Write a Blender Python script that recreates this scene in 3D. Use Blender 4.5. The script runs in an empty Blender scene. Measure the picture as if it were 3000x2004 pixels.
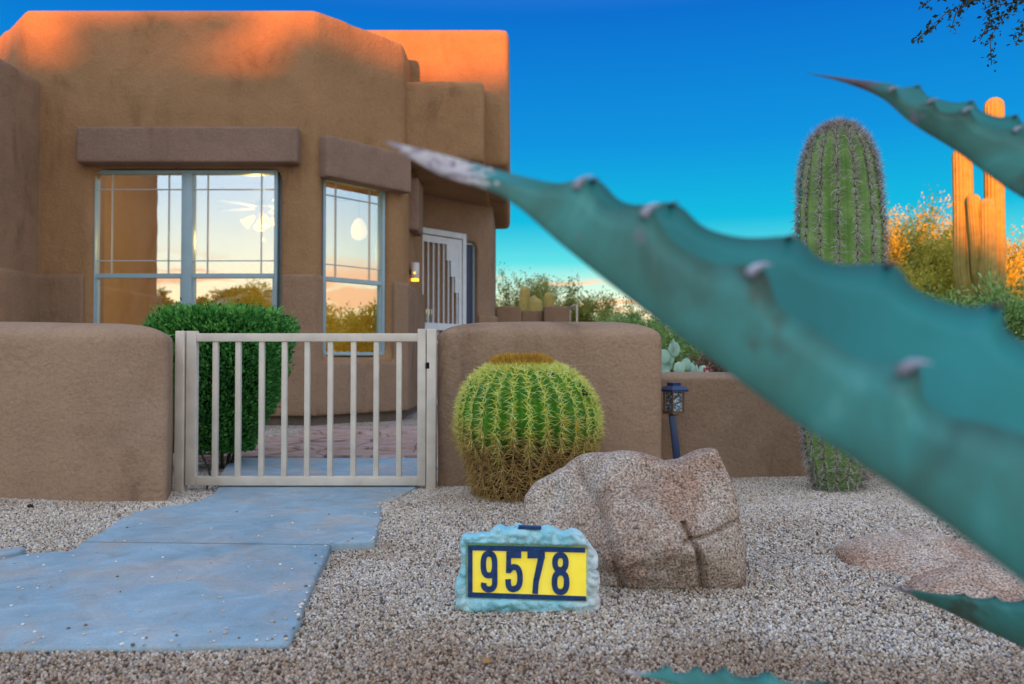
import bpy, bmesh, math, random
import numpy as np
from mathutils import Vector, Matrix, noise

# ------------------------------------------------------------------ camera, sky, sun, exposure
sc = bpy.context.scene
C = sc.collection
R = math.radians
F_PX, CX, CY = 2333.0, 1500.0, 1002.0          # photograph's pixels
PITCH = 1.23
CZ = 0.68
cam_d = bpy.data.cameras.new('camera'); cam = bpy.data.objects.new('camera', cam_d); C.objects.link(cam)
cam.location = (0, 0, CZ); cam.rotation_euler = (R(90 + PITCH), 0, 0)
cam_d.sensor_width = 36; cam_d.lens = 28; cam_d.clip_start = 0.02; cam_d.clip_end = 3000
cam_d.dof.use_dof = True; cam_d.dof.focus_distance = 2.9; cam_d.dof.aperture_fstop = 3.6
sc.camera = cam

SUN_EL, SUN_AZ = 1.5, 15.0                       # sun behind the camera, a little to the left
to_sun = Vector((-math.sin(R(SUN_AZ)) * math.cos(R(SUN_EL)), -math.cos(R(SUN_AZ)) * math.cos(R(SUN_EL)), math.sin(R(SUN_EL))))
w = bpy.data.worlds.new("World"); sc.world = w; w.use_nodes = True
def build_world():
    nt = w.node_tree; nt.nodes.clear(); L = nt.links.new; N = nt.nodes.new
    out = N('ShaderNodeOutputWorld'); bg = N('ShaderNodeBackground'); L(bg.outputs[0], out.inputs[0])
    tc = N('ShaderNodeTexCoord'); sep = N('ShaderNodeSeparateXYZ'); L(tc.outputs['Generated'], sep.inputs[0])
    def ramp(stops, src):
        r = N('ShaderNodeValToRGB'); L(src, r.inputs[0]); e = r.color_ramp.elements
        while len(e) < len(stops): e.new(0.5)
        for k, (p, c) in enumerate(stops): e[k].position = p; e[k].color = (*c, 1)
        return r.outputs[0]
    front = ramp([(0.0, (.62, .40, .22)), (.045, (.60, .48, .30)), (.075, (.40, .48, .36)), (.12, (.05, .33, .35)), (.17, (.0, .215, .32)),
                  (.26, (.0, .125, .315)), (.40, (.0, .068, .27)), (.62, (.06, .14, .36)), (1, (.36, .43, .56))], sep.outputs['Z'])
    back = ramp([(0.0, (.95, .60, .28)), (.05, (.82, .64, .34)), (.12, (.58, .63, .52)), (.20, (.38, .52, .62)),
                 (.35, (.44, .52, .66)), (.6, (.48, .52, .64)), (1, (.36, .43, .56))], sep.outputs['Z'])
    mr = N('ShaderNodeMapRange'); mr.interpolation_type = 'SMOOTHSTEP'; L(sep.outputs['Y'], mr.inputs[0])
    mr.inputs[1].default_value = .45; mr.inputs[2].default_value = -.35; mr.inputs[3].default_value = 0; mr.inputs[4].default_value = 1
    mix = N('ShaderNodeMix'); mix.data_type = 'RGBA'; L(mr.outputs[0], mix.inputs[0]); L(front, mix.inputs[6]); L(back, mix.inputs[7])
    # thin sunset clouds low over the horizon
    mp = N('ShaderNodeMapping'); L(tc.outputs['Generated'], mp.inputs[0]); mp.inputs['Scale'].default_value = (1.0, 1.0, 9.0)
    mp.inputs['Rotation'].default_value = (0, R(1.2), 0)
    ns = N('ShaderNodeTexNoise'); ns.inputs['Scale'].default_value = 5.5; ns.inputs['Detail'].default_value = 7; L(mp.outputs[0], ns.inputs[0])
    cr = ramp([(0, (0, 0, 0)), (.49, (0, 0, 0)), (.56, (1, 1, 1)), (1, (1, 1, 1))], ns.outputs[0])
    band = ramp([(0, (0, 0, 0)), (.015, (1, 1, 1)), (.10, (1, 1, 1)), (.13, (0, 0, 0)), (1, (0, 0, 0))], sep.outputs['Z'])
    mm = N('ShaderNodeMath'); mm.operation = 'MULTIPLY'; L(cr, mm.inputs[0]); L(band, mm.inputs[1])
    m8 = N('ShaderNodeMath'); m8.operation = 'MULTIPLY'; L(mm.outputs[0], m8.inputs[0]); m8.inputs[1].default_value = .8
    mix2 = N('ShaderNodeMix'); mix2.data_type = 'RGBA'; L(m8.outputs[0], mix2.inputs[0]); L(mix.outputs[2], mix2.inputs[6])
    mix2.inputs[7].default_value = (.60, .30, .16, 1)
    sky = N('ShaderNodeTexSky'); sky.sky_type = 'NISHITA'; sky.sun_disc = False
    sky.sun_elevation = R(SUN_EL); sky.sun_rotation = R(180 + SUN_AZ)
    add = N('ShaderNodeMix'); add.data_type = 'RGBA'; add.blend_type = 'ADD'; add.inputs[0].default_value = .002
    L(mix2.outputs[2], add.inputs[6]); L(sky.outputs[0], add.inputs[7])
    L(add.outputs[2], bg.inputs[0]); bg.inputs[1].default_value = 1.0
build_world()
sd = bpy.data.lights.new('sun', 'SUN'); sun = bpy.data.objects.new('sun', sd); C.objects.link(sun)
sd.energy = 5.0; sd.color = (1.0, .25, .0); sd.angle = R(0.6)
sun.rotation_euler = (-to_sun).to_track_quat('-Z', 'Y').to_euler(); sun.location = (0, -5, 8)
sc.view_settings.view_transform = 'Standard'; sc.view_settings.look = 'None'
sc.view_settings.exposure = 1.22; sc.view_settings.gamma = 1.0
sc.render.engine = 'CYCLES'; sc.cycles.max_bounces = 6; sc.cycles.transparent_max_bounces = 12
sc.cycles.sample_clamp_indirect = 4.0

# ------------------------------------------------------------------ helpers
_p = R(PITCH)
def W(px, py, D):
    """the world point that lies D metres ahead of the camera at a photo pixel"""
    u = (px - CX) / F_PX; v = (CY - py) / F_PX
    y = math.cos(_p) - math.sin(_p) * v; z = math.sin(_p) + math.cos(_p) * v
    return Vector((u * D / y, D, CZ + z * D / y))
def G(px, py, z=0.0):
    u = (px - CX) / F_PX; v = (CY - py) / F_PX
    y = math.cos(_p) - math.sin(_p) * v; zz = math.sin(_p) + math.cos(_p) * v
    t = (z - CZ) / zz
    return (u * t, y * t)
def wloc(o):
    v = Vector((0, 0, 0))
    while o: v += o.location; o = o.parent
    return v
def tag(o, label=None, cat=None, group=None, kind=None):
    if label: o['label'] = label
    if cat: o['category'] = cat
    if group: o['group'] = group
    if kind: o['kind'] = kind
    return o
def thing(name, loc, label, cat, group=None):
    o = bpy.data.objects.new(name, None); C.objects.link(o); o.location = loc; o.empty_display_size = .1
    return tag(o, label, cat, group)
def mesh_obj(name, verts, faces, mat, parent=None, smooth=False):
    m = bpy.data.meshes.new(name)
    off = wloc(parent) if parent else Vector((0, 0, 0))
    vv = np.asarray(verts, dtype=float).reshape(-1, 3) - np.array(off)
    m.from_pydata(vv.tolist(), [], faces if isinstance(faces, list) else faces.tolist()); m.update()
    if mat: m.materials.append(mat)
    if smooth: m.polygons.foreach_set('use_smooth', [True] * len(m.polygons))
    o = bpy.data.objects.new(name, m); C.objects.link(o)
    if parent: o.parent = parent
    return o
class MB:
    """collects solids, then links them as one mesh object"""
    def __init__(s): s.v = []; s.f = []
    def add(s, v, f):
        n = len(s.v); s.v += [tuple(p) for p in v]; s.f += [tuple(i + n for i in q) for q in f]
    def box(s, x0, x1, y0, y1, z0, z1):
        s.prism([(x0, y0), (x1, y0), (x1, y1), (x0, y1)], z0, z1)
    def prism(s, pts, z0, z1):
        a = sum(pts[i][0] * pts[(i + 1) % len(pts)][1] - pts[(i + 1) % len(pts)][0] * pts[i][1] for i in range(len(pts)))
        if a < 0: pts = pts[::-1]
        n = len(pts); v = [(x, y, z0) for x, y in pts] + [(x, y, z1) for x, y in pts]
        f = [tuple(range(n - 1, -1, -1)), tuple(range(n, 2 * n))] + [(i, (i + 1) % n, n + (i + 1) % n, n + i) for i in range(n)]
        s.add(v, f)
    def obox(s, o, ax, ay, az, x0, x1, y0, y1, z0, z1):
        """box in a local frame"""
        v = [o + ax * x + ay * y + az * z for z in (z0, z1) for x, y in ((x0, y0), (x1, y0), (x1, y1), (x0, y1))]
        s.add(v, [(3, 2, 1, 0), (4, 5, 6, 7), (0, 1, 5, 4), (1, 2, 6, 5), (2, 3, 7, 6), (3, 0, 4, 7)])
    def tube(s, pts, rads, n=8, caps=True):
        pts = [Vector(p) for p in pts]; rings = []
        for i, p in enumerate(pts):
            d = (pts[min(i + 1, len(pts) - 1)] - pts[max(i - 1, 0)])
            if d.length < 1e-9: d = Vector((0, 0, 1))
            d.normalize(); a = d.orthogonal().normalized() if i == 0 else (rings_a - d * rings_a.dot(d)).normalized()
            rings_a = a; b = d.cross(a); r = rads[i] if hasattr(rads, '__len__') else rads
            rings.append([p + (a * math.cos(2 * math.pi * k / n) + b * math.sin(2 * math.pi * k / n)) * r for k in range(n)])
        v = [q for r_ in rings for q in r_]; f = []
        for i in range(len(pts) - 1):
            for k in range(n): f.append((i * n + k, i * n + (k + 1) % n, (i + 1) * n + (k + 1) % n, (i + 1) * n + k))
        if caps: f.append(tuple(range(n - 1, -1, -1))); f.append(tuple((len(pts) - 1) * n + k for k in range(n)))
        s.add(v, f)
    def lathe(s, c, prof, n=24, caps=True):
        v = []; f = []
        for r, z in prof:
            for k in range(n): v.append((c[0] + r * math.cos(2 * math.pi * k / n), c[1] + r * math.sin(2 * math.pi * k / n), c[2] + z))
        for i in range(len(prof) - 1):
            for k in range(n): f.append((i * n + k, i * n + (k + 1) % n, (i + 1) * n + (k + 1) % n, (i + 1) * n + k))
        if caps: f.append(tuple(range(n - 1, -1, -1))); f.append(tuple((len(prof) - 1) * n + k for k in range(n)))
        s.add(v, f)
    def build(s, name, mat, parent=None, smooth=False, bevel=0):
        o = mesh_obj(name, s.v, s.f, mat, parent, smooth)
        if bevel:
            b = o.modifiers.new('b', 'BEVEL'); b.width = bevel; b.segments = 3; b.limit_method = 'ANGLE'
            if smooth is False: o.data.polygons.foreach_set('use_smooth', [True] * len(o.data.polygons))
        return o
def bake_mods(o, smooth=True):
    dg = bpy.context.evaluated_depsgraph_get(); dg.update()
    m = bpy.data.meshes.new_from_object(o.evaluated_get(dg)); o.modifiers.clear(); o.data = m
    if smooth: m.polygons.foreach_set('use_smooth', [True] * len(m.polygons))
    return o
def soften(o, voxel, iters, fac=.5):
    r = o.modifiers.new('r', 'REMESH'); r.mode = 'VOXEL'; r.voxel_size = voxel
    s = o.modifiers.new('s', 'SMOOTH'); s.iterations = iters; s.factor = fac
    return bake_mods(o)
def fbm(p, sc_=1.0, o=4):
    return noise.fractal(Vector(p) * sc_, 0.9, 2.0, o)

# ------------------------------------------------------------------ materials
def lin(r, g, b):
    f = lambda c: (c / 255 / 12.92) if c / 255 <= .04045 else ((c / 255 + .055) / 1.055) ** 2.4
    return (f(r), f(g), f(b))
class Mt:
    def __init__(s, name, rough=.7, spec=.4, metal=0.0):
        s.m = bpy.data.materials.new(name); s.m.use_nodes = True; s.nt = s.m.node_tree
        s.b = s.nt.nodes['Principled BSDF']; s.b.inputs['Roughness'].default_value = rough
        s.b.inputs['Specular IOR Level'].default_value = spec; s.b.inputs['Metallic'].default_value = metal
        s.tc = s.nt.nodes.new('ShaderNodeTexCoord')
    def N(s, t): return s.nt.nodes.new(t)
    def L(s, a, b): s.nt.links.new(a, b)
    def noise(s, scale, detail=4, rough=.55, stretch=None, dist=0):
        n = s.N('ShaderNodeTexNoise'); n.inputs['Scale'].default_value = scale; n.inputs['Detail'].default_value = detail
        n.inputs['Roughness'].default_value = rough; n.inputs['Distortion'].default_value = dist
        src = s.tc.outputs['Object']
        if stretch:
            mp = s.N('ShaderNodeMapping'); mp.inputs['Scale'].default_value = stretch; s.L(src, mp.inputs[0]); src = mp.outputs[0]
        s.L(src, n.inputs[0]); return n.outputs[0]
    def voro(s, scale, feature='F1', out='Distance'):
        n = s.N('ShaderNodeTexVoronoi'); n.feature = feature; n.inputs['Scale'].default_value = scale
        s.L(s.tc.outputs['Object'], n.inputs[0]); return n.outputs[out]
    def ramp(s, src, stops, const=False):
        r = s.N('ShaderNodeValToRGB'); s.L(src, r.inputs[0]); e = r.color_ramp.elements
        if const: r.color_ramp.interpolation = 'CONSTANT'
        while len(e) < len(stops): e.new(.5)
        for k, (p, c) in enumerate(stops): e[k].position = p; e[k].color = (*c, 1)
        return r.outputs[0]
    def mix(s, fac, a, b, blend='MIX'):
        m = s.N('ShaderNodeMix'); m.data_type = 'RGBA'; m.blend_type = blend
        for k, q in ((0, fac), (6, a), (7, b)):
            if isinstance(q, (int, float)): m.inputs[k].default_value = q
            elif isinstance(q, tuple): m.inputs[k].default_value = (*q, 1)
            else: s.L(q, m.inputs[k])
        return m.outputs[2]
    def col(s, c):
        if isinstance(c, tuple): s.b.inputs['Base Color'].default_value = (*c, 1)
        else: s.L(c, s.b.inputs['Base Color'])
        return s
    def bump(s, h, strength=.5, dist=.01):
        b = s.N('ShaderNodeBump'); b.inputs['Strength'].default_value = strength; b.inputs['Distance'].default_value = dist
        s.L(h, b.inputs['Height'])
        if s.b.inputs['Normal'].is_linked: s.L(s.b.inputs['Normal'].links[0].from_socket, b.inputs['Normal'])
        s.L(b.outputs[0], s.b.inputs['Normal']); return s
    def island(s):
        g = s.N('ShaderNodeNewGeometry'); return g.outputs['Random Per Island']
def k(c, f): return tuple(x * f for x in c)

def stucco(name, base, streak=.5):
    m = Mt(name, .92, .15)
    a = m.ramp(m.noise(1.3, 6, .6), [(.28, k(base, .84)), (.5, base), (.72, k(base, 1.12))])
    st = m.ramp(m.noise(2.2, 8, .65, (1, 1, .45), .6), [(.32, (.60, .58, .58)), (.42, (.92, .90, .88)), (.50, (1, 1, 1)), (1, (1.08, 1.06, 1.02))])
    c = m.mix(streak, a, m.mix(1.0, a, st, 'MULTIPLY'))
    sp = m.ramp(m.noise(60, 3, .6), [(.3, (.88, .88, .88)), (.6, (1.05, 1.05, 1.05))])
    c = m.mix(m.ramp(m.noise(.9, 7, .7, None, 1.5), [(.50, (0, 0, 0)), (.60, (.35, .35, .35))]), c, k((base[0] * 1.05, base[1] * 1.06, base[2] * 1.15), 1.12))
    m.col(m.mix(1.0, c, sp, 'MULTIPLY'))
    m.bump(m.noise(38, 6, .7), .8, .015); m.bump(m.noise(130, 3, .6), .5, .004); m.bump(m.noise(3.5, 4), .5, .06)
    return m.m
M = {}
M['house'] = stucco('stucco_house', (.30, .188, .118), .8)
M['upper'] = stucco('stucco_upper', (.345, .195, .095), .8)
M['wall'] = stucco('stucco_wall', (.385, .25, .16), 1.0)
M['lintel'] = stucco('stucco_lintel', (.27, .175, .125))
def simple(name, c, rough=.5, spec=.4, var=.08, sc_=8, metal=0, bump=0, bs=40):
    m = Mt(name, rough, spec, metal)
    m.col(m.ramp(m.noise(sc_, 5), [(.3, k(c, 1 - var)), (.7, k(c, 1 + var))]))
    if bump: m.bump(m.noise(bs, 5), bump, .004)
    return m.m
M['gate'] = simple('painted_metal_beige', (.68, .585, .47), .5, .4, .12, 9, 0, .15, 60)
M['win_frame'] = simple('aluminium_frame', (.30, .42, .46), .35, .5, .06, 6)
M['muntin'] = simple('white_muntin', (.45, .52, .55), .4)
M['dark'] = simple('dark_void', (.02, .018, .016), .8)
M['footing'] = simple('concrete_footing', (.16, .12, .09), .9, .2, .2, 20, 0, .4)
M['door_white'] = simple('painted_steel_white', (.66, .68, .70), .4)
M['door_brown'] = simple('door_wood', (.10, .065, .045), .5, .4, .15)
M['screen'] = simple('window_screen', (.05, .05, .09), .5)
M['interior'] = simple('interior_plaster', (.55, .35, .02), .9, .1, .05, 2)
M['navy'] = None
def glassmat(name, refl, tint=(1, 1, 1)):
    m = Mt(name); nt = m.nt; nt.nodes.remove(m.b)
    gl = m.N('ShaderNodeBsdfGlossy'); gl.inputs['Roughness'].default_value = .012; gl.inputs['Color'].default_value = (*tint, 1)
    tr = m.N('ShaderNodeBsdfTransparent'); tr.inputs['Color'].default_value = (.92, .95, .93, 1)
    bp = m.N('ShaderNodeBump'); bp.inputs['Strength'].default_value = .06; bp.inputs['Distance'].default_value = .02
    m.L(m.noise(1.6, 2), bp.inputs['Height']); m.L(bp.outputs[0], gl.inputs['Normal'])
    mx = m.N('ShaderNodeMixShader'); mx.inputs[0].default_value = refl
    m.L(tr.outputs[0], mx.inputs[1]); m.L(gl.outputs[0], mx.inputs[2]); m.L(mx.outputs[0], nt.nodes['Material Output'].inputs[0])
    return m.m
M['glass'] = glassmat('coated_window_glass', .45, (.95, .97, 1))
def emis(name, c, s):
    m = Mt(name); m.col(c); m.b.inputs['Emission Color'].default_value = (*c, 1); m.b.inputs['Emission Strength'].default_value = s; return m.m
M['bulb'] = emis('lit_lamp_glass', (1.0, .50, .0), 1.5); M['bulb'].node_tree.nodes['Principled BSDF'].inputs['Base Color'].default_value = (.1, .05, .0, 1)
M['ember'] = emis('lit_amber', (1.0, .42, .03), 1.2)

# concrete
m = Mt('broom_concrete', .85, .25)
a = m.ramp(m.noise(1.7, 7, .6), [(.28, (.22, .32, .37)), (.5, (.28, .39, .45)), (.75, (.35, .46, .51))])
b = m.ramp(m.noise(7, 8, .7, None, 1.0), [(.3, (.78, .76, .74)), (.42, (.96, .95, .93)), (.5, (1, 1, 1)), (.72, (1.25, 1.22, 1.18))])
d = m.ramp(m.noise(220, 2), [(.3, (.86, .86, .86)), (.7, (1.08, 1.08, 1.08))])
a = m.mix(m.ramp(m.noise(2.6, 8, .7, None, .8), [(.46, (0, 0, 0)), (.66, (.75, .75, .75))]), a, (.44, .36, .29))
a = m.mix(m.ramp(m.noise(4.1, 9, .75, (1, 2.5, 1)), [(.60, (0, 0, 0)), (.68, (.55, .55, .55))]), a, (.50, .58, .64))
sj = m.N('ShaderNodeSeparateXYZ'); m.L(m.tc.outputs['Object'], sj.inputs[0]); mj = m.N('ShaderNodeMath'); mj.operation = 'MULTIPLY_ADD'
m.L(sj.outputs[0], mj.inputs[0]); mj.inputs[1].default_value = .05; m.L(sj.outputs[1], mj.inputs[2]); mp2 = m.N('ShaderNodeMapRange'); m.L(mj.outputs[0], mp2.inputs[0]); mp2.inputs[1].default_value = 2.70; mp2.inputs[2].default_value = 2.80
jt = m.ramp(mp2.outputs[0], [(.40, (1, 1, 1)), (.46, (.62, .60, .55)), (.54, (.62, .60, .55)), (.60, (1, 1, 1))]); a = m.mix(1, a, jt, 'MULTIPLY')
m.col(m.mix(1, m.mix(1, a, b, 'MULTIPLY'), d, 'MULTIPLY')); m.bump(m.noise(120, 5, .7), .35, .003); m.bump(m.noise(6, 4), .3, .01)
M['concrete'] = m.m
# flagstone
m = Mt('flagstone', .85, .2)
a = m.ramp(m.noise(5, 7, .6, (1, 5, 1), .5), [(.3, (.40, .25, .20)), (.5, (.60, .41, .34)), (.75, (.68, .54, .48))])
jn = m.ramp(m.voro(2.6, 'DISTANCE_TO_EDGE'), [(0, (.45, .4, .38)), (.03, (1, 1, 1)), (1, (1, 1, 1))])
m.col(m.mix(1, a, jn, 'MULTIPLY')); m.bump(m.noise(9, 6, .6, (1, 7, 1)), 1, .05)
M['flag'] = m.m
# ground under and beyond the gravel
m = Mt('gravel_ground', .95, .1)
vc = m.N('ShaderNodeTexVoronoi'); vc.inputs['Scale'].default_value = 85; m.L(m.tc.outputs['Object'], vc.inputs[0])
hs = m.N('ShaderNodeSeparateColor'); m.L(vc.outputs['Color'], hs.inputs[0])
GR = [(0, (.19, .145, .11)), (.12, (.52, .42, .32)), (.36, (.66, .57, .46)), (.62, (.47, .45, .44)), (.76, (.82, .76, .67)), (.92, (.52, .38, .28))]
cc = m.ramp(hs.outputs[0], GR, True)
dk = m.ramp(vc.outputs['Distance'], [(0, (1.05, 1.05, 1.05)), (.45, (.85, .85, .85)), (.75, (.25, .22, .2))])
big = m.ramp(m.noise(.9, 5), [(.3, (.85, .82, .8)), (.7, (1.1, 1.1, 1.1))])
m.col(m.mix(1, m.mix(1, cc, dk, 'MULTIPLY'), big, 'MULTIPLY')); m.bump(vc.outputs['Distance'], -.8, .008)
M['ground'] = m.m
# gravel stones: each stone its own colour
m = Mt('gravel_stone', .9, .2)
oi = m.N('ShaderNodeObjectInfo')
gc = m.mix(1, m.ramp(oi.outputs['Random'], GR, True), m.ramp(m.noise(350, 3), [(.3, (.75, .75, .75)), (.7, (1.15, 1.15, 1.15))]), 'MULTIPLY')
nl = m.N('ShaderNodeTexNoise'); nl.inputs['Scale'].default_value = 1.6; nl.inputs['Detail'].default_value = 5; m.L(oi.outputs['Location'], nl.inputs[0])
gc = m.mix(1, gc, m.ramp(nl.outputs[0], [(.35, (.84, .77, .70)), (.55, (1.02, 1, .98))]), 'MULTIPLY')
sl = m.N('ShaderNodeSeparateXYZ'); m.L(oi.outputs['Location'], sl.inputs[0])
wb = m.N('ShaderNodeMath'); wb.operation = 'MULTIPLY_ADD'; m.L(nl.outputs[0], wb.inputs[0]); wb.inputs[1].default_value = .5; m.L(sl.outputs[1], wb.inputs[2])
gc = m.mix(1, gc, m.ramp(wb.outputs[0], [(0, (.62, .50, .40)), (.99, (.62, .50, .40)), (1, (.62, .50, .40))]) if False else (1.0, 1.0, 1.0), 'MULTIPLY')
mrg = m.N('ShaderNodeMapRange'); m.L(wb.outputs[0], mrg.inputs[0]); mrg.inputs[1].default_value = 2.0; mrg.inputs[2].default_value = 2.2; mrg.inputs[3].default_value = .6; mrg.inputs[4].default_value = 0
gc = m.mix(mrg.outputs[0], gc, m.mix(1, gc, (.62, .46, .34), 'MULTIPLY')); m.col(gc)
M['stone'] = m.m
# granite boulder
def granite(name, tint=(1, 1, 1)):
    m = Mt(name, .9, .2)
    a = m.ramp(m.noise(5, 7, .65, None, .8), [(.25, (.36, .24, .18)), (.42, (.60, .44, .33)), (.58, (.71, .59, .48)), (.8, (.68, .65, .63))])
    ir = m.ramp(m.noise(3.2, 5, .6), [(.5, (0, 0, 0)), (.66, (1, 1, 1))])
    a = m.mix(m.mix(1, ir, (.55, .55, .55), 'MULTIPLY'), a, (.46, .20, .10))
    sp = m.ramp(m.noise(150, 3, .7), [(.36, (.30, .26, .25)), (.48, (.95, .95, .95)), (.62, (1.6, 1.55, 1.5))])
    sp2 = m.ramp(m.voro(210), [(.1, (1.25, 1.25, 1.25)), (.6, (.75, .75, .75))])
    m.col(m.mix(1, m.mix(1, m.mix(1, a, sp, 'MULTIPLY'), sp2, 'MULTIPLY'), tint, 'MULTIPLY'))
    m.bump(m.noise(90, 6, .75), .8, .012); m.bump(m.noise(16, 8, .65), .8, .04); 
    return m.m
M['granite'] = granite('granite')
M['granite2'] = granite('granite_pale', (1.12, 1.04, 1.0))
# leaves and spines: small differences from leaf to leaf
def leafmat(name, cols, rough=.5, transl=.25, spec=.4):
    m = Mt(name, rough, spec); n = len(cols)
    c = m.ramp(m.island(), [(i / max(n - 1, 1), cc_) for i, cc_ in enumerate(cols)])
    m.col(c)
    if transl:
        tr = m.N('ShaderNodeBsdfTranslucent'); m.L(c, tr.inputs[0]); mx = m.N('ShaderNodeMixShader'); mx.inputs[0].default_value = transl
        m.L(m.b.outputs[0], mx.inputs[1]); m.L(tr.outputs[0], mx.inputs[2]); m.L(mx.outputs[0], m.nt.nodes['Material Output'].inputs[0])
    return m.m
M['hedge'] = leafmat('hedge_leaf', [(.02, .10, .02), (.05, .24, .04), (.10, .36, .06), (.18, .46, .10)])
M['olive'] = leafmat('palo_verde_leaf', [(.14, .17, .03), (.30, .32, .06), (.46, .42, .09)])
M['green'] = leafmat('creosote_leaf', [(.10, .20, .05), (.22, .40, .09), (.42, .55, .18)])
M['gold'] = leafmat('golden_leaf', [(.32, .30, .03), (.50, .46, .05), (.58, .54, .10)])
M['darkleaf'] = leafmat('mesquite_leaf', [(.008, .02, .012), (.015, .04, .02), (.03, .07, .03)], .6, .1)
M['brownweed'] = leafmat('dry_weed', [(.14, .08, .05), (.28, .17, .11), (.34, .24, .17)])
M['bark'] = simple('bark', (.10, .075, .05), .9, .2, .3, 12, 0, .6)
M['pvbark'] = simple('palo_verde_bark', (.16, .17, .06), .8, .2, .2, 6, 0, .3)
M['spine_y'] = leafmat('yellow_spine', [(.80, .60, .04), (.92, .90, .16), (.95, .98, .50), (.85, .90, .20)], .45, .35)
M['spine_d'] = leafmat('dry_spine', [(.14, .07, .02), (.42, .25, .07), (.66, .44, .14), (.30, .16, .04)], .6, 0)
M['spine_g'] = leafmat('grey_spine', [(.10, .06, .055), (.42, .36, .33), (.70, .66, .60), (.24, .16, .15), (.60, .55, .48)], .6, .1)
M['wool'] = leafmat('crown_wool', [(.36, .16, .02), (.62, .32, .04), (.75, .50, .08)], .9, .1)
def cactusmat(name, g1, g2, lowbrown=None):
    m = Mt(name, .5, .35)
    a = m.ramp(m.noise(9, 5), [(.3, g1), (.7, g2)])
    if lowbrown:
        sp = m.N('ShaderNodeSeparateXYZ'); m.L(m.tc.outputs['Object'], sp.inputs[0])
        nz = m.N('ShaderNodeMath'); nz.operation = 'MULTIPLY_ADD'; m.L(m.noise(7, 4), nz.inputs[0]); nz.inputs[1].default_value = .14; m.L(sp.outputs[2], nz.inputs[2])
        f = m.ramp(nz.outputs[0], [(lowbrown, (1, 1, 1)), (lowbrown + .07, (0, 0, 0))])
        a = m.mix(f, a, (.05, .03, .015))
    m.col(a); m.bump(m.noise(60, 4), .3, .004); return m.m
M['barrel'] = cactusmat('barrel_skin', (.03, .15, .008), (.09, .29, .015), .345)
M['saguaro'] = cactusmat('saguaro_skin', (.17, .34, .07), (.33, .52, .15))
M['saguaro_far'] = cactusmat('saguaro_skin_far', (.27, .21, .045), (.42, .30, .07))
m = Mt('agave_skin', .5, .35)
a = m.ramp(m.noise(7, 5, .6, None, .7), [(.32, (.05, .11, .08)), (.46, (.06, .21, .17)), (.58, (.06, .28, .24)), (.72, (.14, .42, .38))])
a = m.mix(m.ramp(m.noise(11, 5, .6), [(.58, (0, 0, 0)), (.66, (.8, .8, .8))]), a, (.07, .09, .06))
a = m.mix(m.ramp(m.noise(17, 4, .6), [(.64, (0, 0, 0)), (.70, (.6, .6, .6))]), a, (.26, .18, .26))
m.col(a); m.bump(m.noise(26, 4), .15, .004)
M['agave'] = m.m
m = Mt('agave_channel_shade', .45, .35); m.col(m.ramp(m.noise(6, 4), [(.3, (.006, .13, .115)), (.7, (.012, .24, .22))])); M['agave_in'] = m.m  # darker inner faces: shade of the leaf channel put into the colour
M['thorn'] = simple('thorn', (.42, .42, .50), .5, .4, .3, 40)
M['tipwood'] = simple('tip_spine_wood', (.075, .05, .05), .55, .4, .45, 30, 0, .4)
m = Mt('agave_dry_tip', .7, .3)
m.col(m.ramp(m.noise(38, 5, .6, None, 1.5), [(.28, (.10, .07, .09)), (.42, (.36, .29, .33)), (.55, (.60, .55, .50)), (.66, (.44, .36, .42)), (.8, (.16, .14, .18))]))
M['drytip'] = m.m
M['sign_rim'] = None

# ------------------------------------------------------------------ ground, slabs
def gz(x, y):
    """height of the gravel"""
    z = .018 * fbm((x, y, 3.1), .8, 3) if abs(x) < 30 and y < 30 else 0.0
    z += .014 * (1 if abs(x) < 30 and 0 < y < 12 else 0) + .016 / (1 + math.exp(max(-50, min(50, (y - 1.84) / .03)))) / (1 + math.exp(max(-50, min(50, (x + .5) / .08)))) * (y > 0)
    z += .05 * math.exp(-(((x + 2.9) / .9) ** 2 + ((y - 3.55) / .30) ** 2))
    z += .05 * math.exp(-(((x - 1.75) / 1.1) ** 2 + ((y - 3.2) / .45) ** 2))
    z += .05 * math.exp(-(((x - 2.5) / .45) ** 2 + ((y - 4.2) / .35) ** 2))
    z += .05 * math.exp(-(((x - .15) / .5) ** 2 + ((y - 3.65) / .5) ** 2))
    # unseen ridge added behind the camera, crest shaped to place its shadow edge
    if y < -12:
        t = min(1, max(0, (-y - 16) / 20)); s = t * t * (3 - 2 * t)
        h = float(np.interp(x, [-40, -30, -22, -18.6, -17.4, -16.7, -15.2, -14.3, -13.9, -13.5, -12.45, -12.1, -9, -7.6, -6.4, -3, 30], [3.2, 3.6, 3.8, 4.2, 4.7, 5.05, 4.8, 4.45, 4.5, 5.05, 5.15, 4.1, 4.0, 3.7, .8, .3, .3]))
        h += .10 * math.sin(x * 2.3) + .06 * math.sin(x * 5.1)
        z = z + h * s * (1 if y > -60 else max(0, 1 - (-y - 60) / 60))
    return z
def axis(segs):
    a = []
    for x0, x1, st in segs: a += list(np.arange(x0, x1, st))
    a.append(segs[-1][1]); return a
xs = axis([(-900, -100, 100), (-100, -30, 5), (-30, -19, .8), (-19, -4, .2), (-4, 4, .05), (4, 30, .8), (30, 100, 5), (100, 900, 100)])
ys = axis([(-900, -100, 100), (-100, -60, 5), (-60, -14, 1.2), (-14, 0, 1.0), (0, 5, .05), (5, 12, .25), (12, 40, 2), (40, 100, 10), (100, 1200, 110)])
gv = [(x, y, gz(x, y) - .006) for y in ys for x in xs]; nx = len(xs)
gf = [(j * nx + i, j * nx + i + 1, (j + 1) * nx + i + 1, (j + 1) * nx + i) for j in range(len(ys) - 1) for i in range(nx - 1)]
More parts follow.
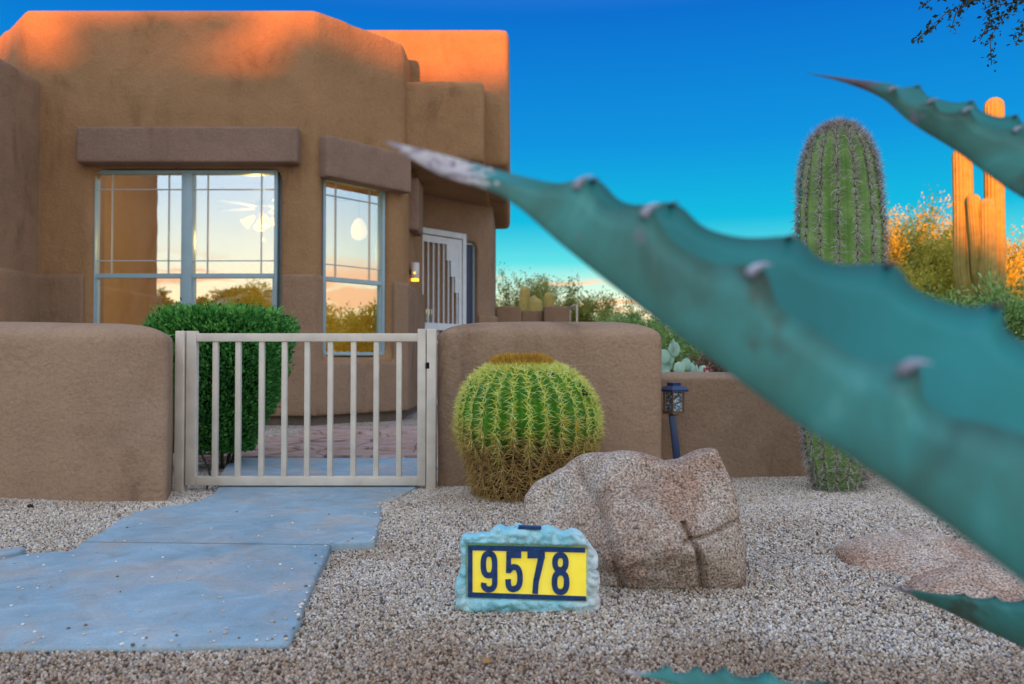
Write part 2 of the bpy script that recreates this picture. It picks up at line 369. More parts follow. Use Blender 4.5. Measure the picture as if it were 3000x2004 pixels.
tag(mesh_obj('ground', gv, gf, M['ground'], None, True), kind='structure')

SZ = .035
slab_px = [(640, 1400), (1225, 1400), (1222, 1424), (1160, 1464), (1121, 1470), (1110, 1540), (1098, 1584), (1030, 1586), (972, 1589), (935, 1668), (905, 1735), (893, 1770), (872, 1830), (850, 1876),
           (831, 1884), (600, 1888), (300, 1893), (0, 1897), (-500, 1905), (-500, 1700), (0, 1637), (84, 1619), (204, 1613), (252, 1580), (310, 1548), (350, 1520), (394, 1499), (480, 1484), (585, 1466), (625, 1444), (640, 1428)]
slab0 = [G(px, py, SZ) for px, py in slab_px]; slab = []
for i_ in range(len(slab0)):
    a_, c_ = slab0[i_], slab0[(i_ + 1) % len(slab0)]; n_ = max(1, int(math.dist(a_, c_) / .05))
    for q_ in range(n_):
        t_ = q_ / n_; x_, y_ = a_[0] + (c_[0] - a_[0]) * t_, a_[1] + (c_[1] - a_[1]) * t_
        slab.append((x_ + .007 * noise.noise(Vector((x_ * 14, y_ * 14, 1))), y_ + .007 * noise.noise(Vector((x_ * 14, y_ * 14, 7)))))
def inpoly(x, y, poly):
    c = False; n = len(poly); j = n - 1
    for i in range(n):
        xi, yi = poly[i]; xj, yj = poly[j]
        if (yi > y) != (yj > y) and x < (xj - xi) * (y - yi) / (yj - yi) + xi: c = not c
        j = i
    return c
b_ = MB(); b_.prism(slab, -.06, SZ); o = b_.build('path', M['concrete'], None, bevel=.012); tag(o, kind='structure')
b_ = MB(); b_.prism([G(a_, c_, SZ - .006) for a_, c_ in [(-600, 1640), (-600, 1620), (-60, 1612), (10, 1606), (78, 1602), (60, 1612), (0, 1625)]], -.05, SZ - .006)
tag(b_.build('path', M['concrete'], None, bevel=.008), kind='structure')
court = [(-1.62, 4.60), (-.42, 4.60), (-.42, 5.6), (-1.85, 5.6)]
b_ = MB(); b_.prism([G(640, 1399, SZ), G(1225, 1399, SZ), (-.40, 5.25), (-1.85, 5.25)], -.05, SZ - .004); tag(b_.build('path', M['concrete'], None, bevel=.006), kind='structure')
b_ = MB(); random.seed(4)
def flag(x0, x1, y0, y1, z):
    pts = []
    for (a1, c1, a2, c2) in ((x0, y0, x1, y0), (x1, y0, x1, y1), (x1, y1, x0, y1), (x0, y1, x0, y0)):
        for t in (.02, .35, .68): pts.append((a1 + (a2 - a1) * t + random.uniform(-.02, .02), c1 + (c2 - c1) * t + random.uniform(-.02, .02)))
    b_.prism(pts, -.05, z)
for r_, (y0, y1) in enumerate([(5.27, 5.62), (5.64, 6.05), (6.07, 6.55), (6.57, 7.15)]):
    x = -2.1 + r_ * .1
    while x < -.15:
        x2 = x + random.uniform(.7, 1.4); flag(x, min(x2, -.1) - .02, y0, y1 - .02, .045 + .012 * r_ + random.uniform(-.006, .006)); x = x2
tag(b_.build('paving', M['flag'], None, bevel=.01), kind='structure')

# loose stones, each one an instance on the bed (nobody could count them)
def gravel_bed():
    st = .04; vs = []; fs = []; idx = {}
    def vid(i, j):
        if (i, j) not in idx: idx[(i, j)] = len(vs); vs.append((i * st, j * st, gz(i * st, j * st)))
        return idx[(i, j)]
    for j in range(int(1.35 / st), int(4.62 / st)):
        y = (j + .5) * st; hw = (1560 / F_PX) * y + .15
        for i in range(int(-hw / st), int(hw / st) + 1):
            x = (i + .5) * st
            ins = sum(inpoly(x + a_ * st * .5, y + c_ * st * .5, slab) for a_ in (-1, 1) for c_ in (-1, 1))
            if ins == 4: continue
            if y > 4.12 and -1.6 > x: continue
            if y > 4.15 and -.35 < x < .75: continue
            fs.append((vid(i, j), vid(i + 1, j), vid(i + 1, j + 1), vid(i, j + 1)))
    o = mesh_obj('gravel', vs, fs, M['stone'])
    tag(o, 'loose tan and grey gravel spread over the front yard', 'gravel', kind='stuff')
    ng = bpy.data.node_groups.new('scatter', 'GeometryNodeTree')
    ng.interface.new_socket('Geometry', in_out='INPUT', socket_type='NodeSocketGeometry')
    ng.interface.new_socket('Geometry', in_out='OUTPUT', socket_type='NodeSocketGeometry')
    N = ng.nodes.new; L = ng.links.new
    gi = N('NodeGroupInput'); go = N('NodeGroupOutput')
    dp = N('GeometryNodeDistributePointsOnFaces'); dp.distribute_method = 'POISSON'
    dp.inputs['Distance Min'].default_value = .0056; dp.inputs['Density Max'].default_value = 36000; dp.inputs['Seed'].default_value = 3
    L(gi.outputs[0], dp.inputs['Mesh'])
    ico = N('GeometryNodeMeshIcoSphere'); ico.inputs['Radius'].default_value = .0050; ico.inputs['Subdivisions'].default_value = 1
    sm = N('GeometryNodeSetMaterial'); sm.inputs['Material'].default_value = M['stone']; L(ico.outputs[0], sm.inputs[0])
    ip = N('GeometryNodeInstanceOnPoints'); L(dp.outputs['Points'], ip.inputs['Points']); L(sm.outputs[0], ip.inputs['Instance'])
    rr = N('FunctionNodeRandomValue'); rr.data_type = 'FLOAT_VECTOR'; rr.inputs[1].default_value = (6.28, 6.28, 6.28); L(rr.outputs[0], ip.inputs['Rotation'])
    rs = N('FunctionNodeRandomValue'); rs.data_type = 'FLOAT_VECTOR'; rs.inputs[0].default_value = (.62, .5, .45); rs.inputs[1].default_value = (1.45, 1.15, .95); rs.inputs['Seed'].default_value = 9
    L(rs.outputs[0], ip.inputs['Scale'])
    L(ip.outputs[0], go.inputs[0])
    md = o.modifiers.new('scatter', 'NODES'); md.node_group = ng
gravel_bed()
# stray pebbles kicked onto the walk
def pebble(c, r, mb):
    bm = bmesh.new(); bmesh.ops.create_icosphere(bm, subdivisions=1, radius=1)
    q = [Vector((v.co.x * r * random.uniform(.8, 1.3), v.co.y * r * random.uniform(.8, 1.2), v.co.z * r * .7)) + Vector(c) for v in bm.verts]
    mb.add(q, [tuple(v.index for v in f.verts) for f in bm.faces]); bm.free()
m = Mt('stray_stone', .9, .2); m.col(m.ramp(m.island(), GR, True)); M['stray'] = m.m
random.seed(12); mb = MB(); n = 0
ex = slab
_n = 0
while _n < 420:
    i_ = random.randrange(len(slab)); a_, c_ = slab[i_], slab[(i_ + 1) % len(slab)]
    if a_[1] > 3.85 or random.random() < .35: _n += 1; continue
    t_ = random.random(); g_ = random.choice((-1, 1)) * abs(random.gauss(0, .010)); d_ = Vector((c_[0] - a_[0], c_[1] - a_[1])).normalized()
    x, y = a_[0] + (c_[0] - a_[0]) * t_ - d_.y * g_, a_[1] + (c_[1] - a_[1]) * t_ + d_.x * g_; _n += 1
    if inpoly(x, y, slab): pebble((x, y, SZ + .002), random.uniform(.003, .0058), mb)
while n < 120:
    px = random.uniform(-50, 1230); py = random.uniform(1430, 1890); x, y = G(px, py, SZ)
    if inpoly(x, y, slab):
        if random.random() < .35: pass
        elif not any((x - a_) ** 2 + (y - c_) ** 2 < .012 for a_, c_ in ex): continue
        pebble((x, y, SZ + .002), random.uniform(.0022, .0055), mb); n += 1
tag(mb.build('loose_stones', M['stray']), 'stray pebbles scattered over the blue grey concrete walk', 'gravel', kind='stuff')

# ------------------------------------------------------------------ house
house = thing('adobe_house', (-3.4, 8.6, 0), 'brown stucco adobe house with octagonal bay window and rounded parapets', 'house')
FL, FR, RC = (-4.94, 8.0), (-1.99, 8.0), (-1.20, 8.88)
ZT = 4.23
b_ = MB(); TH = .30
# window openings
wx0, wx1, wz0, wz1 = W(278, 0, 8)[0], W(822, 0, 8)[0], W(0, 1040, 8)[2], W(0, 492, 8)[2]
WZ0 = .12
b_.box(-4.94, wx0, 8, 8 + TH, WZ0, ZT); b_.box(wx1, -1.99, 8, 8 + TH, WZ0, ZT)
b_.box(wx0 - .2, wx1 + .2, 8, 8 + TH, WZ0, wz0); b_.box(wx0 - .2, wx1 + .2, 8, 8 + TH, wz1, ZT)
# left slanted face
b_.prism([(-4.94, 8.0), (-5.56, 8.60), (-5.34, 8.81), (-4.72, 8.22), (-4.72, 8.0)], WZ0, ZT)
b_.prism([(-5.46, 8.5), (-7.5, 10.4), (-7.5, 12.5), (-5.2, 12.5), (-5.2, 8.75)], WZ0, ZT)
# right slanted face, window in it
ca = Vector((FR[0], FR[1], 0)); cd = Vector((RC[0] - FR[0], RC[1] - FR[1], 0)); CL = cd.length; cd.normalize(); cn = Vector((cd.y, -cd.x, 0))
UP = Vector((0, 0, 1))
def on_line(px, o, d):
    u = (px - CX) / F_PX; return (u * o.y - o.x) / (d.x - u * d.y)
s0, s1 = on_line(951, ca, cd), on_line(1140, ca, cd)
def cbox(mb, a0, a1, n0, n1, z0, z1): mb.obox(ca, cd, cn, UP, a0, a1, n0, n1, z0, z1)
cz0, cz1 = W(955, 1044, 8.1)[2], W(955, 505, 8.07)[2]
cbox(b_, -.02, s0, -TH, 0, WZ0, ZT); cbox(b_, s1, CL, -TH, 0, WZ0, ZT)
cbox(b_, s0 - .1, s1 + .1, -TH, 0, WZ0, cz0); cbox(b_, s0 - .1, s1 + .1, -TH, 0, cz1, ZT)
# side and back of the bay, roof
b_.prism([(-1.20, 8.88), (-1.20, 10.8), (-1.5, 10.8), (-1.5, 8.75)], WZ0, ZT)
b_.box(-5.4, -1.2, 11.6, 12.2, WZ0, ZT)
b_.prism([(-4.94, 8.0), (-1.99, 8.0), (-1.2, 8.88), (-1.2, 12.2), (-5.46, 12.2), (-5.46, 8.5)], 3.45, ZT)
bay = b_.build('bay_wall', M['upper'], house); soften(bay, .045, 9)
# lower thick band of the wall
b_ = MB(); wz = 1.535
b_.box(-4.90, W(258, 0, 8)[0], 7.955, 8.1, .11, wz)
b_.box(W(258, 0, 8)[0] - .06, W(840, 0, 8)[0], 7.955, 8.1, .11, wz0 - .05)
b_.prism([(W(832, 0, 8)[0], 7.955), (-1.975, 7.955)] + [tuple((ca + cd * (s0 - .035) + cn * q)[:2]) for q in (.045, -.12)] + [(-2.1, 8.1), (W(832, 0, 8)[0], 8.1)], .11, wz)
cbox(b_, -.0, s1 + .05, -.1, .045, .11, cz0 - .05)
cbox(b_, s1 + .045, CL + .03, -.1, .045, .11, wz)
b_.prism([(-1.30, 8.9), (-1.155, 8.9), (-1.155, 10.6), (-1.30, 10.6)], .11, wz)
bd = b_.build('wall_base', M['house'], house); soften(bd, .022, 3)
# footing visible under the stucco
b_ = MB(); b_.prism([(-4.9, 8.03), (-2.0, 8.03), (-1.24, 8.9), (-1.24, 10.6), (-4.9, 10.6)], -.1, .112); b_.build('footing', M['footing'], house)
# left wing
b_ = MB(); b_.box(-8.5, -4.77, 5.45, 8.2, WZ0 - .15, 3.53); lw = b_.build('side_wing', M['house'], house); soften(lw, .06, 9)
b_ = MB(); b_.box(-8.5, -4.725, 5.4, 8.02, .0, wz); lw = b_.build('wing_base', M['house'], house); soften(lw, .03, 4)
# entry masses
b_ = MB(); zs = 2.92
b_.box(-1.6, -.32, 8.97, 12.0, zs, 3.85); o = b_.build('porch_parapet', M['upper'], house); soften(o, .04, 12)
b_ = MB(); b_.box(-2.6, -.03, 9.35, 14.0, zs + .035, 4.60); o = b_.build('rear_tower', M['upper'], house); soften(o, .045, 12)
# slanted wall with the door
da = Vector((-1.34, 10.6, 0)); dd = Vector((.67, .74, 0)).normalized(); dn = Vector((dd.y, -dd.x, 0))
def dbox(mb, a0, a1, n0, n1, z0, z1): mb.obox(da, dd, dn, UP, a0, a1, n0, n1, z0, z1)
e_ = da + dd * 1.50
b_ = MB(); wl, wr, wzb, wzt = 1.00, 1.25, .62, 2.36
dbox(b_, -.3, wl, -.3, 0, -.02, 3.05); dbox(b_, wr, 1.50, -.3, 0, -.02, 3.05); dbox(b_, wl - .05, wr + .05, -.3, 0, -.02, wzb); dbox(b_, wl - .05, wr + .05, -.3, 0, wzt, 3.05)
b_.prism([(e_.x - .25, e_.y - .1), (e_.x, e_.y), (e_.x + .05, e_.y + .15), (e_.x + .05, 14.0), (e_.x - .25, 14.0)], -.02, 3.05)
o = b_.build('entry_wall', M['house'], house); soften(o, .035, 4)
b_ = MB(); b_.prism([(e_.x - .18, e_.y - .22), (e_.x + .10, e_.y), (e_.x + .12, e_.y + .3), (e_.x - .1, e_.y + .3)], -.02, W(1430, 923, 11.6)[2]); o = b_.build('wall_base', M['house'], house); soften(o, .03, 3)
# lintels
b_ = MB(); b_.box(W(231, 0, 7.9)[0], W(877, 0, 7.9)[0], 7.86, 8.05, W(0, 479, 7.9)[2], W(0, 371, 7.9)[2]); o = b_.build('lintel', M['lintel'], house); soften(o, .02, 4)
b_ = MB(); cbox(b_, on_line(929, ca, cd) + .02, CL - .015, -.05, .13, 2.52, 2.94); o = b_.build('lintel', M['lintel'], house); soften(o, .02, 4)
b_ = MB(); b_.box(-1.25, -1.09, 9.25, 9.75, 2.18, 2.80); o = b_.build('lintel', M['lintel'], house); soften(o, .02, 4)

# windows
def window(o, ax, an, x0, x1, z0, z1, zmid, sashes, grid):
    """frame, dividing bars and panes of one window in its wall's frame"""
    fr = MB(); t = .035
    for a0, a1, q0, q1 in ((x0 - .10, x0 + t - .005, z0 - .1, z1 + .1), (x1 - t + .005, x1 + .10, z0 - .1, z1 + .1), (x0 + t - .005, x1 - t + .005, z0 - .1, z0 + t - .005), (x0 + t - .005, x1 - t + .005, z1 - t + .005, z1 + .1)):
        fr.obox(o, ax, an, UP, a0, a1, -.19, -.143, q0, q1)
    for a0, a1, q0, q1 in ((x0, x0 + t, z0, z1), (x1 - t, x1, z0, z1), (x0 + t, x1 - t, z0, z0 + t), (x0 + t, x1 - t, z1 - t, z1)):
        fr.obox(o, ax, an, UP, a0, a1, -.14, -.055, q0, q1)
    xs_ = [x0 + t] + [v for c in sashes for v in c] + [x1 - t]
    for c in sashes: fr.obox(o, ax, an, UP, c[0], c[1], -.145, -.045, z0 + t, z1 - t)
    wf = fr.build('window', M['win_frame'], house, bevel=.004)
    gi = MB(); sb = MB()
    for i in range(0, len(xs_), 2):
        a0, a1 = xs_[i], xs_[i + 1]
        sb.obox(o, ax, an, UP, a0, a1, -.12, -.065, zmid - .022, zmid + .022)
        for a in (a0, a1 - .018): sb.obox(o, ax, an, UP, a, a + .018, -.115, -.075, z0 + t, zmid - .022)
        for f_ in grid:
            a = a0 + (a1 - a0) * f_; gi.obox(o, ax, an, UP, a - .0045, a + .0045, -.094, -.088, zmid + .022, z1 - t)
        for z_ in (z1 - t - .20 * (z1 - zmid) * .72, zmid + .022 + .20 * (z1 - zmid) * .62):
            gi.obox(o, ax, an, UP, a0, a1, -.096, -.0865, z_ - .0042, z_ + .0042)
        p = MB(); p.obox(o, ax, an, UP, a0, a1, -.106, -.100, z0 + t, z1 - t); p.build('pane', M['glass'], wf)
    sb.build('sash', M['win_frame'], wf); gi.build('muntin', M['muntin'], wf)
fo = Vector((0, 8.0, 0)); fx = Vector((1, 0, 0)); fn = Vector((0, -1, 0))
x_a, x_b = W(281, 0, 8.08)[0], W(819, 0, 8.08)[0]
zmid = W(0, 808, 8.08)[2]
window(fo, fx, fn, x_a, x_b, wz0 + .01, W(0, 500, 8.08)[2], zmid, [(W(541, 0, 8.08)[0], W(572, 0, 8.08)[0])], (.17, .83))
window(ca, cd, cn, s0 + .015, s1 - .015, cz0 + .01, cz1 - .01, W(0, 815, 8.15)[2], [], (.2, .8))
# side window by the door, with a dark insect screen
b_ = MB(); t = .025
for a0, a1, q0, q1 in ((wl, wl + t, wzb, wzt), (wr - t, wr, wzb, wzt), (wl + t, wr - t, wzb, wzb + t), (wl + t, wr - t, wzt - t, wzt)): dbox(b_, a0, a1, -.12, -.06, q0, q1)
wf = b_.build('window', M['win_frame'], house); b_ = MB(); dbox(b_, wl + t, wr - t, -.10, -.09, wzb + t, wzt - t); b_.build('screen', M['screen'], wf)
# room behind the glass
b_ = MB()
b_.box(-5.1, -1.52, 11.45, 11.55, .05, 3.2); b_.box(-5.2, -5.1, 8.9, 11.5, .05, 3.2); b_.box(-1.56, -1.51, 9.1, 11.5, .05, 3.2)
b_.prism([(-4.85, 8.32), (-2.1, 8.32), (-1.52, 8.97), (-1.52, 11.5), (-5.15, 11.5), (-5.15, 8.7)], 3.2, 3.3)
b_.build('interior_wall', M['interior'], house)
b_ = MB(); b_.prism([(-4.85, 8.32), (-2.1, 8.32), (-1.52, 8.97), (-1.52, 11.5), (-5.15, 11.5), (-5.15, 8.7)], 0, .05); b_.build('interior_floor', simple('floor_tile', (.25, .17, .10)), house)

# security door
b_ = MB(); H = 2.455
dbox(b_, .03, .10, .0, .06, .02, H); dbox(b_, .90, .97, .0, .06, .02, H); dbox(b_, .10, .90, .0, .06, H - .08, H)
dfr = b_.build('security_door', M['door_white'], house, bevel=.006)
b_ = MB(); dbox(b_, .115, .17, .01, .05, .05, H - .095); dbox(b_, .83, .885, .01, .05, .05, H - .095)
dbox(b_, .17, .83, .01, .05, H - .185, H - .095); dbox(b_, .17, .83, .01, .05, W(0, 962, 10.8)[2] - .02, W(0, 950, 10.8)[2] + .02); dbox(b_, .17, .83, .01, .05, .05, .13)
dbox(b_, .17, .83, .01, .05, .90, .93)
b_.build('door_leaf', M['door_white'], dfr)
b_ = MB(); h0 = H - .185
for i, (a0, a1) in enumerate(((.60, .68), (.68, .76), (.76, .83))): dbox(b_, a0, a1, .012, .047, h0 - (.22 * (i + 1)), h0)
b_.build('stepped_panel', M['door_white'], dfr)
zr = W(0, 950, 10.8)[2]
for i, (a_, zt_) in enumerate(((.265, h0), (.36, h0), (.455, h0), (.55, h0), (.64, h0 - .22), (.725, h0 - .44), (.805, h0 - .66))):
    b_ = MB(); dbox(b_, a_ - .009, a_ + .009, .02, .04, zr + .02, zt_); dbox(b_, a_ - .009, a_ + .009, .02, .04, .13, .90); b_.build('bar', M['door_white'], dfr)
for i in range(4):
    b_ = MB(); c0 = da + dd * (.25 + i * .165) + dn * .03 + UP * ((.93 + zr) / 2)
    b_.tube([c0 + dd * (.045 * math.cos(q)) + UP * (.035 * math.sin(q)) for q in np.linspace(0, 2 * math.pi, 15)], .006, 6); b_.build('scroll', M['door_white'], dfr)
b_ = MB(); c0 = da + dd * .86 + dn * .05 + UP * 1.05; b_.tube([c0, c0 + dn * .05], .02, 10); b_.tube([c0 + dn * .05, c0 + dn * .055 + dd * -.09], .011, 8); b_.build('handle', M['door_white'], dfr, True)
b_ = MB(); dbox(b_, .11, .89, -.02, -.004, .03, H - .085); dr = b_.build('front_door', M['door_brown'], house)
b_ = MB(); dbox(b_, .18, .36, -.003, .002, .98, 1.36); b_.build('pane', M['glass'], dr)

# ceiling fan with lit shades
fc = W(770, 612, 9.6)
fan = thing('ceiling_fan', fc, 'ceiling fan with lit glass shades hanging inside the wide bay window', 'ceiling fan')
b_ = MB(); b_.tube([(fc.x, fc.y, 3.2), fc + Vector((0, 0, .1))], .013, 8); b_.build('rod', M['muntin'], fan)
brass = simple('brass', (.45, .28, .08), .3, .5, .05, 5, .8)
b_ = MB(); b_.lathe(fc, [(.02, .12), (.09, .08), (.10, 0), (.05, -.05), (.05, -.12), (.02, -.16)], 16); b_.build('motor', brass, fan, True)
for i in range(5):
    a_ = i * 1.2566 + .3; d_ = Vector((math.cos(a_), math.sin(a_), 0)); n_ = Vector((-d_.y, d_.x, 0)); b_ = MB()
    b_.obox(fc, d_, n_, UP, .10, .62, -.065, .065, .01, .02); b_.build('blade', simple('fan_blade', (.20, .14, .08)), fan, bevel=.004)
for i in range(4):
    a_ = i * math.pi / 2 + .5; d_ = Vector((math.cos(a_), math.sin(a_), 0)); p0 = fc + d_ * .10 - UP * .10; ax_ = (d_ - UP * .9).normalized(); b_ = MB()
    b_.tube([p0, p0 + ax_ * .03, p0 + ax_ * .07, p0 + ax_ * .13, p0 + ax_ * .15], [.018, .028, .045, .055, .07], 14); b_.build('lamp_shade', M['bulb'], fan, True)
pt_d = bpy.data.lights.new('fan_light', 'POINT'); pt_d.energy = 42; pt_d.color = (1, .70, .20); pt_d.shadow_soft_size = 0
pt = bpy.data.objects.new('fan_light', pt_d); C.objects.link(pt); pt.parent = fan; pt.location = (0, 0, -.38)
# a second lamp and a ceiling can light deeper in the room
pc = W(1052, 668, 10.6)
pl = thing('pendant_lamp', pc, 'glowing glass pendant lamp seen through the narrow slanted bay window', 'lamp')
b_ = MB(); b_.tube([(pc.x, pc.y, 3.2), pc + UP * .12], .006, 6); b_.build('cord', M['dark'], pl)
b_ = MB(); b_.lathe(pc, [(.02, .13), (.06, .10), (.10, .02), (.11, -.06), (.09, -.13), (.03, -.16)], 18); b_.build('lamp_shade', emis('pendant_glass', (1, .62, .2), .45), pl, True)
# tubular wall lamp
lc = W(1216, 800, 9.3)
wlm = thing('wall_lamp', (lc.x, lc.y, lc.z), 'small white cylinder wall lamp glowing amber beside the security door', 'wall lamp')
b_ = MB(); b_.lathe(lc, [(.045, .12), (.05, .115), (.05, -.06), (.046, -.065)], 20); b_.build('lamp_body', simple('white_enamel', (.6, .55, .5), .4), wlm, True)
b_ = MB(); b_.lathe(lc, [(.045, -.066), (.045, -.095)], 20); b_.build('lamp_glass', M['ember'], wlm, True)
b_ = MB(); b_.lathe((lc.x, lc.y - .052, lc.z - .005), [(.012, -.01), (.012, .01)], 10); b_.build('slot', M['ember'], wlm, True)
b_ = MB(); b_.box(lc.x - .12, lc.x - .045, lc.y - .02, lc.y + .02, lc.z - .02, lc.z + .04); b_.build('bracket', M['dark'], wlm)

# ------------------------------------------------------------------ yard walls
def loaf(name, x0, x1, y0, y1, zb, ze, zc, ex, label, cr=.035, nseg=6):
    """wall with a rounded, loaf-like top"""
    T = (y1 - y0) / 2; prof = []
    prof += [(0, zb)] + [(0, zb + (ze - zb) * q_ / 8) for q_ in range(1, 8)] + [(0, ze - .03), (.002, ze - .012), (.008, ze)]
    for u in np.linspace(.10, 1, 14):
        g = 1 - math.cos(u * math.pi / 2); prof.append((.008 + g * .97, ze + (zc - ze) * math.sin(u * math.pi / 2) ** .9))
    def ring(g, z):
        ix = ex * g; iy = T * min(g, .995); X0, X1, Y0, Y1 = x0 + ix, x1 - ix, y0 + iy, y1 - iy
        r = min(cr + .2 * g * T, (Y1 - Y0) / 2 * .98, (X1 - X0) / 2 * .98); pts = []
        for cx_, cy_, a0 in ((X1 - r, Y0 + r, -90), (X1 - r, Y1 - r, 0), (X0 + r, Y1 - r, 90), (X0 + r, Y0 + r, 180)):
            for k_ in range(nseg + 1):
                a = R(a0 + 90 * k_ / nseg); pts.append((cx_ + r * math.cos(a), cy_ + r * math.sin(a), z))
        out = []; nn_ = len(pts); m2 = 24                   # the long sides get points of their own
        for i_ in range(nn_):
            out.append(pts[i_]); a_, c_ = pts[i_], pts[(i_ + 1) % nn_]
            if i_ % (nseg + 1) == nseg and (i_ // (nseg + 1)) in (1, 3):
                for q_ in range(1, m2): out.append(tuple(a_[d_] + (c_[d_] - a_[d_]) * q_ / m2 for d_ in range(3)))
        return out
    v = []; f = []; n = None
    for g, z in prof:
        rg = ring(g, z); n = len(rg); v += rg
    for i in range(len(prof) - 1):
        for q in range(n): f.append((i * n + q, i * n + (q + 1) % n, (i + 1) * n + (q + 1) % n, (i + 1) * n + q))
    f.append(tuple((len(prof) - 1) * n + q for q in range(n)))
    v = [(x + .006 * noise.noise(Vector((x * 3, y * 3, z * 3))), y + .012 * noise.noise(Vector((x * 1.7 + 5, y, z * 2.3))), z + .008 * noise.noise(Vector((x * 2.1, y * 3, z + 9)))) for x, y, z in v]
    o = mesh_obj(name, v, f, M['wall'], None, True); return tag(o, label, 'wall', None)
_lw = loaf('stucco_wall', -6.2, W(503, 0, 3.68)[0], 3.68, 4.12, -.1, W(0, 1000, 3.68)[2], W(0, 946, 3.9)[2], .30, 'rounded brown stucco garden wall left of the gate with water stains')
for v_ in _lw.data.vertices:
    if v_.co.x > -2.6: v_.co.x -= (v_.co.y - 3.68) * .36
loaf('stucco_wall', W(1283, 0, 4.1)[0], W(1937, 0, 4.1)[0], 4.1, 4.5, -.1, W(0, 993, 4.1)[2], W(0, 943, 4.3)[2], .26, 'rounded brown stucco wall block behind the barrel cactus')
loaf('stucco_wall', W(1937, 0, 4.5)[0] - .06, 6.0, 4.52, 4.86, -.1, W(0, 1116, 4.52)[2], W(0, 1091, 4.7)[2], .12, 'low brown stucco wall behind the path light and tall cactus')

# ------------------------------------------------------------------ gate
GD = 4.05
gx = lambda px: W(px, 0, GD)[0]
gzz = lambda py: W(0, py, GD)[2]
gate = thing('metal_gate', (gx(905), GD, gzz(1421)), 'beige painted metal garden gate with vertical bars, closed', 'gate')
b_ = MB(); y0, y1 = GD - .02, GD + .02
b_.box(gx(559), gx(588), y0, y1, gzz(1421), gzz(970)); b_.box(gx(1227), gx(1251), y0, y1, gzz(1421), gzz(964))
b_.box(gx(588), gx(1227), y0, y1, gzz(1001), gzz(977)); b_.box(gx(588), gx(1227), y0, y1, gzz(1421), gzz(1395))
b_.build('frame', M['gate'], gate, bevel=.003)
for px in (641, 707, 775, 841, 907, 974, 1041, 1107, 1173):
    b_ = MB(); b_.box(gx(px - 7.5), gx(px + 7.5), GD - .013, GD + .013, gzz(1395), gzz(1001)); b_.build('bar', M['gate'], gate, bevel=.002)
for py in (1040, 1330):
    b_ = MB(); b_.tube([(gx(557.5), GD, gzz(py + 14)), (gx(557.5), GD, gzz(py - 14))], .006, 8); b_.build('hinge', M['footing'], gate)
b_ = MB(); b_.box(gx(1251), gx(1262), GD - .03, GD - .022, gzz(1080), gzz(1062)); b_.build('latch', M['dark'], gate)
for a0, a1, yb, yt, lb in ((529, 555, 1447, 970, 'beige square gate post by the left wall, on the hinge side'), (1254, 1281, 1438, 964, 'beige square gate post against the wall block behind the barrel cactus')):
    o = MB(); o.box(gx(a0), gx(a1), GD - .03, GD + .03, gzz(yb) - .05, gzz(yt)); o = o.build('gate_post', M['gate'], None, bevel=.004); tag(o, lb, 'post', 'posts of the garden gate')

# ------------------------------------------------------------------ spines and foliage builders
rng = np.random.default_rng(7)
def spikes(P, D, Ln, r, droop=.15):
    """thin curved spines: P base points, D directions, Ln lengths"""
    P = np.asarray(P); D = np.asarray(D); n = len(P); Ln = np.asarray(Ln).reshape(-1, 1)
    D = D / np.linalg.norm(D, axis=1, keepdims=True)
    A = np.cross(D, rng.normal(size=(n, 3))); A /= np.linalg.norm(A, axis=1, keepdims=True); B = np.cross(D, A)
    mid = P + D * Ln * .55; tip = P + D * Ln; tip[:, 2] -= (Ln[:, 0] * droop)
    vs = []
    for c, q in ((P, r), (mid, r * .7)):
        for a in (0, 2.094, 4.189): vs.append(c + (A * math.cos(a) + B * math.sin(a)) * q)
    vs.append(tip); V = np.stack(vs, 1).reshape(-1, 3); o = (np.arange(n) * 7)[:, None]
    f4 = np.concatenate([o + np.array([[i, (i + 1) % 3, 3 + (i + 1) % 3, 3 + i]]) for i in range(3)])
    f3 = np.concatenate([o + np.array([[3 + i, 3 + (i + 1) % 3, 6]]) for i in range(3)])
    return V, f4.tolist() + f3.tolist()
def leaves(P, size, elong=1.8, Dir=None, jit=.35):
    """small folded leaves at points P"""
    P = np.asarray(P); n = len(P); sz = (size * (1 + jit * rng.uniform(-1, 1, n)))[:, None]
    d = rng.normal(size=(n, 3)) if Dir is None else np.asarray(Dir) + rng.normal(size=(n, 3)) * .45
    d /= np.linalg.norm(d, axis=1, keepdims=True); s_ = np.cross(d, rng.normal(size=(n, 3))); s_ /= np.linalg.norm(s_, axis=1, keepdims=True)
    nn = np.cross(d, s_)
    a = P; b = P + d * sz * elong * .5 + s_ * sz * .5 + nn * sz * .15; c = P + d * sz * elong; e = P + d * sz * elong * .5 - s_ * sz * .5 + nn * sz * .15
    V = np.stack([a, b, c, e], 1).reshape(-1, 3); o = (np.arange(n) * 4)[:, None]
    return V, (o + np.array([[0, 1, 2, 3]])).tolist()

